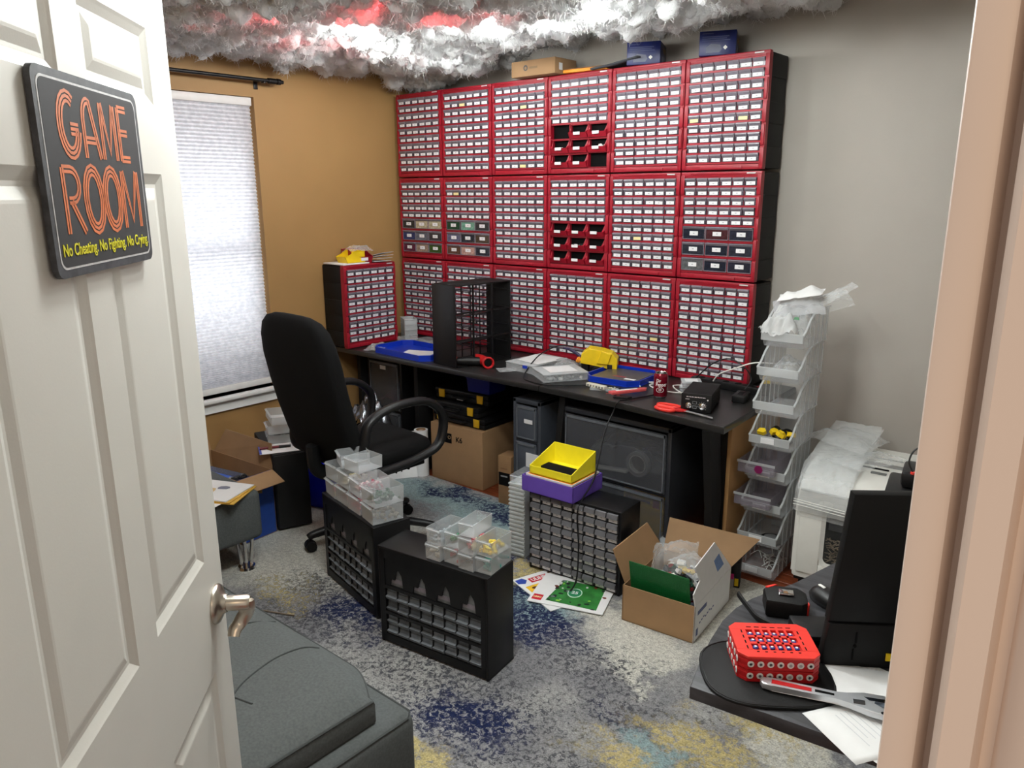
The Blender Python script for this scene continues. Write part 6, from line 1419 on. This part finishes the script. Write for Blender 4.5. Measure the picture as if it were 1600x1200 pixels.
# ------------------------------------------------------------------ dark desk in the right foreground with what lies on it
rd_ = thing('corner_desk', 'dark grey wood grain desk in the corner by the door frame', 'desk', (0, 0, 0))
def greywood():
    m = bpy.data.materials.new('grey_wood_grain'); m.use_nodes = True; nt = m.node_tree; n = nt.nodes; L = nt.links
    p = n['Principled BSDF']; p.inputs['Roughness'].default_value = .42
    tc = n.new('ShaderNodeTexCoord'); mp = n.new('ShaderNodeMapping'); mp.inputs['Scale'].default_value = (3, 40, 12); mp.inputs['Rotation'].default_value = (0, 0, R(-52))
    nz = n.new('ShaderNodeTexNoise'); nz.inputs['Scale'].default_value = 2.2; nz.inputs['Detail'].default_value = 7; nz.inputs['Distortion'].default_value = .4
    cr = n.new('ShaderNodeValToRGB'); cr.color_ramp.elements[0].color = lin((30, 30, 33)); cr.color_ramp.elements[1].color = lin((70, 70, 74)); cr.color_ramp.elements[0].position = .3; cr.color_ramp.elements[1].position = .72
    L.new(tc.outputs['Object'], mp.inputs[0]); L.new(mp.outputs[0], nz.inputs['Vector']); L.new(nz.outputs['Fac'], cr.inputs[0]); L.new(cr.outputs[0], p.inputs['Base Color']); return m
pts = [(-.595, 1.228), (-.621, 1.324), (-.638, 1.402), (-.652, 1.490), (-.653, 1.561), (-.643, 1.624), (-.627, 1.672), (-.593, 1.766), (-.551, 1.952), (-.527, 2.064), (-.470, 2.45), (.155, 2.45), (.155, 1.325), (-.27, 1.268)]
MB().prism(pts, .712, .740, b=.002).obj('desk_top', greywood(), rd_)
MB().box(-.45, 2.38, -.012, .13, 2.40, .712).obj('leg_panel', M_black2, rd_); MB().box(.12, 1.36, -.012, .14, 2.35, .712).obj('leg_panel', M_black2, rd_)
ZR = .7405
def spad():
    p = []
    for a in range(0, 360, 12):
        c, s_ = cos(R(a)), sin(R(a)); p.append((.128*abs(c)**.72*(1 if c > 0 else -1), .112*abs(s_)**.72*(1 if s_ > 0 else -1)))
    return p
pad = thing('mouse_pad', 'black rounded mouse pad with a soft edge under the red holder', 'mouse pad', (-.498, 1.360, ZR), 36)
MB().prism(spad(), 0, .006, b=.002).obj('mat_sheet', M_black2, pad); MB().tube([(x*.97, y*.97, .006) for x, y in spad()], .0016, 6, closed=True, smooth=False).obj('stitched_edge', M_black, pad)
# red faceted holder made of two stacked halves
hd = thing('battery_holder', 'coral red faceted battery box of two stacked trays on the mouse pad', 'battery box', (-.500, 1.392, ZR+.0065), 36.5)
w2, d2, c2 = .079, .062, .016
def octo(k=0): return [(-w2+c2+k,-d2-k*0),(w2-c2-k,-d2),(w2,-d2+c2),(w2,d2-c2),(w2-c2,d2),(-w2+c2,d2),(-w2,d2-c2),(-w2,-d2+c2)]
oc = octo()
for k in range(2):
    b = MB(); z0 = .0255*k
    for j in range(4): b.prism([(x*(1-.008*(j % 2)), y*(1-.008*(j % 2))) for x, y in oc], z0+.0060*j, z0+.0060*(j+1))
    b.obj('tray_half', M_coraldark, hd, smooth=False)
# top lid with slots: frame of bars around openings
b = MB(); zt0, zt1 = .0495, .0545
gx0, gx1, gy0, gy1 = -.048, .048, -.036, .036
outer = oc
b.prism([(-w2+c2,-d2),(w2-c2,-d2),(w2,-d2+c2),(w2,gy0),(-w2,gy0),(-w2,-d2+c2)], zt0, zt1, b=.001); b.prism([(-w2,gy1),(w2,gy1),(w2,d2-c2),(w2-c2,d2),(-w2+c2,d2),(-w2,d2-c2)], zt0, zt1, b=.001)
b.box(-w2, gy0, zt0, gx0, gy1, zt1); b.box(gx1, gy0, zt0, w2, gy1, zt1)
for i in range(1, 6): x = gx0+i*(gx1-gx0)/6; b.box(x-.0022, gy0, zt0+.001, x+.0022, gy1, zt1)
for j in range(1, 3): y = gy0+j*(gy1-gy0)/3; b.box(gx0, y-.0035, zt0+.001, gx1, y+.0035, zt1)
b.obj('slotted_lid', M_coral, hd, smooth=False)
b = MB()
for i in range(6):
    b.box(gx0+.004+i*.016, gy1+.008, zt1, gx0+.014+i*.016, gy1+.0105, zt1+.0003); b.box(gx0+.006+i*.016, gy0-.009, zt1, gx0+.011+i*.016, gy0-.006, zt1+.0003)
for j in range(4):
    for x in (gx0-.010, gx1+.007): b.box(x, gy0+.002+j*.019, zt1, x+.0025, gy0+.013+j*.019, zt1+.0003)
b.obj('lid_slits', M_dark, hd, smooth=False)
b6 = MB().lathe([(0, .0), (.0056, 0), (.0056, .0088), (.0026, .0094), (.0026, .0106), (0, .0106)], 14, ms=[0, 0, 0, 1, 1]).mesh('battery_top', [mat('battery_wrap', (44, 54, 130), .3), M_paper])
for i in range(6):
    for j in range(3): put('battery_top', b6, hd, (gx0+.008+i*.016, gy0+.012+j*.024, .0435))
disc = MB().lathe([(.0066, 0), (.0066, .0008), (.0048, .0012), (.0012, .0012), (.0002, .0012)], 18).mesh('round_label', mat('cell_label', (226, 220, 216), .4))
ring = MB().lathe([(.0026, 0), (.0031, 0), (.0031, .0003), (.0026, .0003), (.0026, 0)], 14).mesh('label_print', M_ink)
for k in range(2):
    for i in range(7):
        d = put('round_label', disc, hd, (-.057+.019*i, -d2-.0002, .0128+.0255*k), (pi/2, 0, 0)); put('label_print', ring, d, (0, 0, .0012))
    for i in range(5):
        d = put('round_label', disc, hd, (-w2-.0002, -.042+.021*i, .0128+.0255*k), (pi/2, 0, -pi/2)); put('label_print', ring, d, (0, 0, .0012))
# wrench
wr = thing('adjustable_wrench', 'chrome adjustable wrench with a red handle inlay across the mouse pad', 'wrench', (-.400, 1.338, ZR+.0095), 19)
MB().prism([(-.088, -.012), (-.070, -.0135), (.045, -.0095), (.068, -.016), (.098, -.028), (.135, -.034), (.150, -.026), (.128, -.014), (.106, -.002), (.110, .012), (.132, .020), (.128, .030), (.092, .028), (.062, .015), (.045, .0095), (-.070, .0125), (-.088, .010), (-.093, -.001)], 0, .012, b=.002).obj('wrench_body', mat('satin_steel', (214, 216, 220), .42, .8), wr, angle=40)
MB().prism([(-.072, -.0065), (.0, -.006), (.0, .005), (-.072, .006)], .012, .0126).obj('red_inlay', M_coraldark, wr, smooth=False)
MB().prism([(.006, -.004), (.040, -.003), (.040, .003), (.006, .004)], .012, .0125).obj('dark_slot', M_dark, wr, smooth=False)
MB().cyl((.072, -.008, .007), (.092, -.006, .007), .0085, n=14).obj('screw_wheel', mat('knurled_steel', (90, 90, 92), .4, .9), wr)
MB().prism([(.090, .014), (.128, .018), (.146, .010), (.120, .006), (.100, .004)], .001, .0122, b=.001).obj('movable_jaw', mat('steel_blue', (120, 128, 140), .25, 1.0), wr); MB().cyl((.122, -.026, .012), (.122, -.026, .0125), .004, n=12).obj('hang_hole', M_dark, wr)
# tape measure and strap
tm = thing('tape_measure', 'black tape measure with a chrome belt clip and red edges', 'tape measure', (-.563, 1.618, ZR), 25); tm.scale = (1.16, 1.16, 1.12)
MB().prism([(-.036, -.030), (.030, -.034), (.042, -.022), (.042, .018), (.026, .036), (-.020, .036), (-.040, .020)], .0, .038, b=.006).obj('case', M_black2, tm)
MB().prism([(-.036, .024), (-.018, .038), (-.012, .036), (-.030, .020)], .016, .0395, b=.002).obj('red_edge', M_coral, tm); MB().box(.040, -.024, .008, .0445, -.012, .034, b=.002).obj('red_edge', M_coral, tm)
MB().box(-.012, -.008, .0405, .016, .014, .0425, b=.001).obj('belt_clip', M_chrome, tm); MB().prism([(-.004, -.004), (.006, -.004), (.004, .006), (-.002, .006)], .0425, .0428).obj('clip_hole', M_brown, tm, smooth=False)
tag(MB().tube([(-.672, 1.615, ZR+.005), (-.630, 1.575, ZR+.004), (-.590, 1.540, ZR+.006), (-.545, 1.530, ZR+.008), (-.510, 1.545, ZR+.008)], .0085, 8, sx=.45, up=(0, 0, 1)).obj('strap', M_black2), 'black webbing strap lying in front of the tape measure', 'strap')
tag(MB().box(-.016, -.012, 0, .016, .012, .006, b=.001).obj('note_pad', mat('orange_note', (226, 168, 96), .7), None, (-.522, 1.492, ZR+.012), (R(8), 0, R(30)), smooth=False), 'small orange paper note behind the red battery box', 'note')
t = thing('black_dock', 'black low box lying between the tape measure and the tall black panel', 'dock', (-.470, 1.545, ZR), 36); MB().box(-.04, -.035, 0, .055, .05, .028, b=.003).obj('dock_body', M_black, t); MB().box(-.02, -.0358, .008, .03, -.035, .018).obj('port', M_dark, t, smooth=False)
t = thing('computer_mouse', 'black mouse with white spots beside the tape measure', 'mouse', (-.500, 1.72, ZR), 60); pillow([((0, 0, 0.0), .028, .045, 0), ((0, 0, .012), .030, .048, 0), ((0, -.002, .024), .026, .042, 0), ((0, -.004, .032), .014, .026, 0)], 20, 2.4).obj('mouse_body', M_black, t, angle=180); MB().box(-.004, .01, .030, .004, .03, .034, b=.002).obj('scroll_wheel', M_white, t)
# tall black panel (back of a display) standing on the desk
mp_ = thing('display_panel', 'tall black display seen from behind, standing beside the red battery box', 'display', (-.428, 1.462, ZR), 35.5)
Mxz = Matrix(((1,0,0,0),(0,0,1,0),(0,1,0,0),(0,0,0,1)))
MB().prism([(.010, .0972), (.50, .0972), (.50, .378), (.034, .372)], 0, .028, b=.004, M=Mxz).obj('upper_shell', mat('satin_black', (9, 9, 10), .5, spec=.25), mp_)
MB().prism([(.0, .0), (.50, .0), (.50, .0965), (.010, .0965)], -.005, .023, b=.004, M=Mxz).obj('lower_shell', MATS['satin_black'], mp_)
b = MB(); b.box(.064, -.0066, .056, .0675, -.0055, .080); b.box(.060, -.0066, .018, .0635, -.0055, .042); b.cyl((.0645, -.0066, .049), (.0645, -.0055, .049), .0035, n=12); b.obj('slot', M_dark, mp_, smooth=False)
MB().box(.126, -.0085, .020, .140, -.0062, .036).obj('yellow_tab', M_yellow, mp_, smooth=False)
# device with a ring cable behind the display
dv = thing('charging_device', 'black device with a curved cable and red lamp behind the tall display', 'device', (-.40, 1.95, ZR), 10)
MB().box(-.045, -.06, 0, .12, .10, .215, b=.006).obj('stand_body', M_black2, dv); MB().box(-.055, -.065, .215, .12, .09, .248, b=.008).obj('upper_block', M_black, dv); MB().box(-.025, -.03, .248, .12, .08, .288, b=.010).obj('top_block', M_black, dv)
MB().tube([(-.045, -.07, .225), (-.0, -.085, .228), (.06, -.085, .226), (.12, -.07, .225)], .018, 10).obj('front_roll', M_black, dv); MB().cyl((.0, -.03, .288), (.0, -.03, .293), .006, n=12).obj('red_lamp', mat('red_lamp_lens', (230, 60, 50), .3), dv)
MB().tube([(.0, -.03, .29), (-.012, -.02, .315), (.0, -.01, .345), (.04, 0, .355), (.10, .0, .345)], .0022, 6).obj('cable', M_black, dv)
# papers
def paper(label, loc, rz, w, d, pr=None, curl=0.0):
    t = thing('letter', label, 'paper', loc, rz, None); b = MB(); b.grid(lambda u, v: ((u-.5)*w, (v-.5)*d, .0006+curl*max(0, u-.7)**2), 10, 4); o = b.obj('sheet', M_paper, t); md = o.modifiers.new('thick', 'SOLIDIFY'); md.thickness = .0006
    if pr: b = MB(); [b.box(x0, y0, .0008, x1, y1, .0010) for x0, y0, x1, y1 in pr[0]]; b.obj('printed_lines', pr[1], t, smooth=False)
    return t
ln = [(-.05+.002*(i % 3), .05-.012*i, .04-.006*(i % 4), .0515-.012*i) for i in range(9)]
paper('white letter sheet at the near desk edge under the wrench', (-.285, 1.335, ZR+.0008), -32, .14, .20, (ln, mat('print_dim', (206, 208, 212), .6)))
lt_ = paper('white letter with faint grey lines at the desk edge, lowest of the papers', (-.262, 1.345, ZR), -20, .15, .19, (ln, MATS['print_dim']))
paper('white sheet with pink printing beside the mouse pad below the display', (-.345, 1.43, ZR+.002), 12, .15, .15, ([(-.03, .02, .03, .024), (-.035, .01, .03, .014), (.0, -.04, .03, -.03)], mat('print_rose', (226, 120, 140), .6)), .2)
paper('white sheet peeking out behind the pink printed one', (-.315, 1.465, ZR+.0005), -8, .14, .12, ([(-.05+.008*i, .03, -.046+.008*i, .05) for i in range(9)], MATS['print_dim']))
MB().box(.0, .07, .0008, .03, .085, .0010).obj('green_mark', mat('print_pear', (206, 214, 130), .6), lt_, smooth=False)
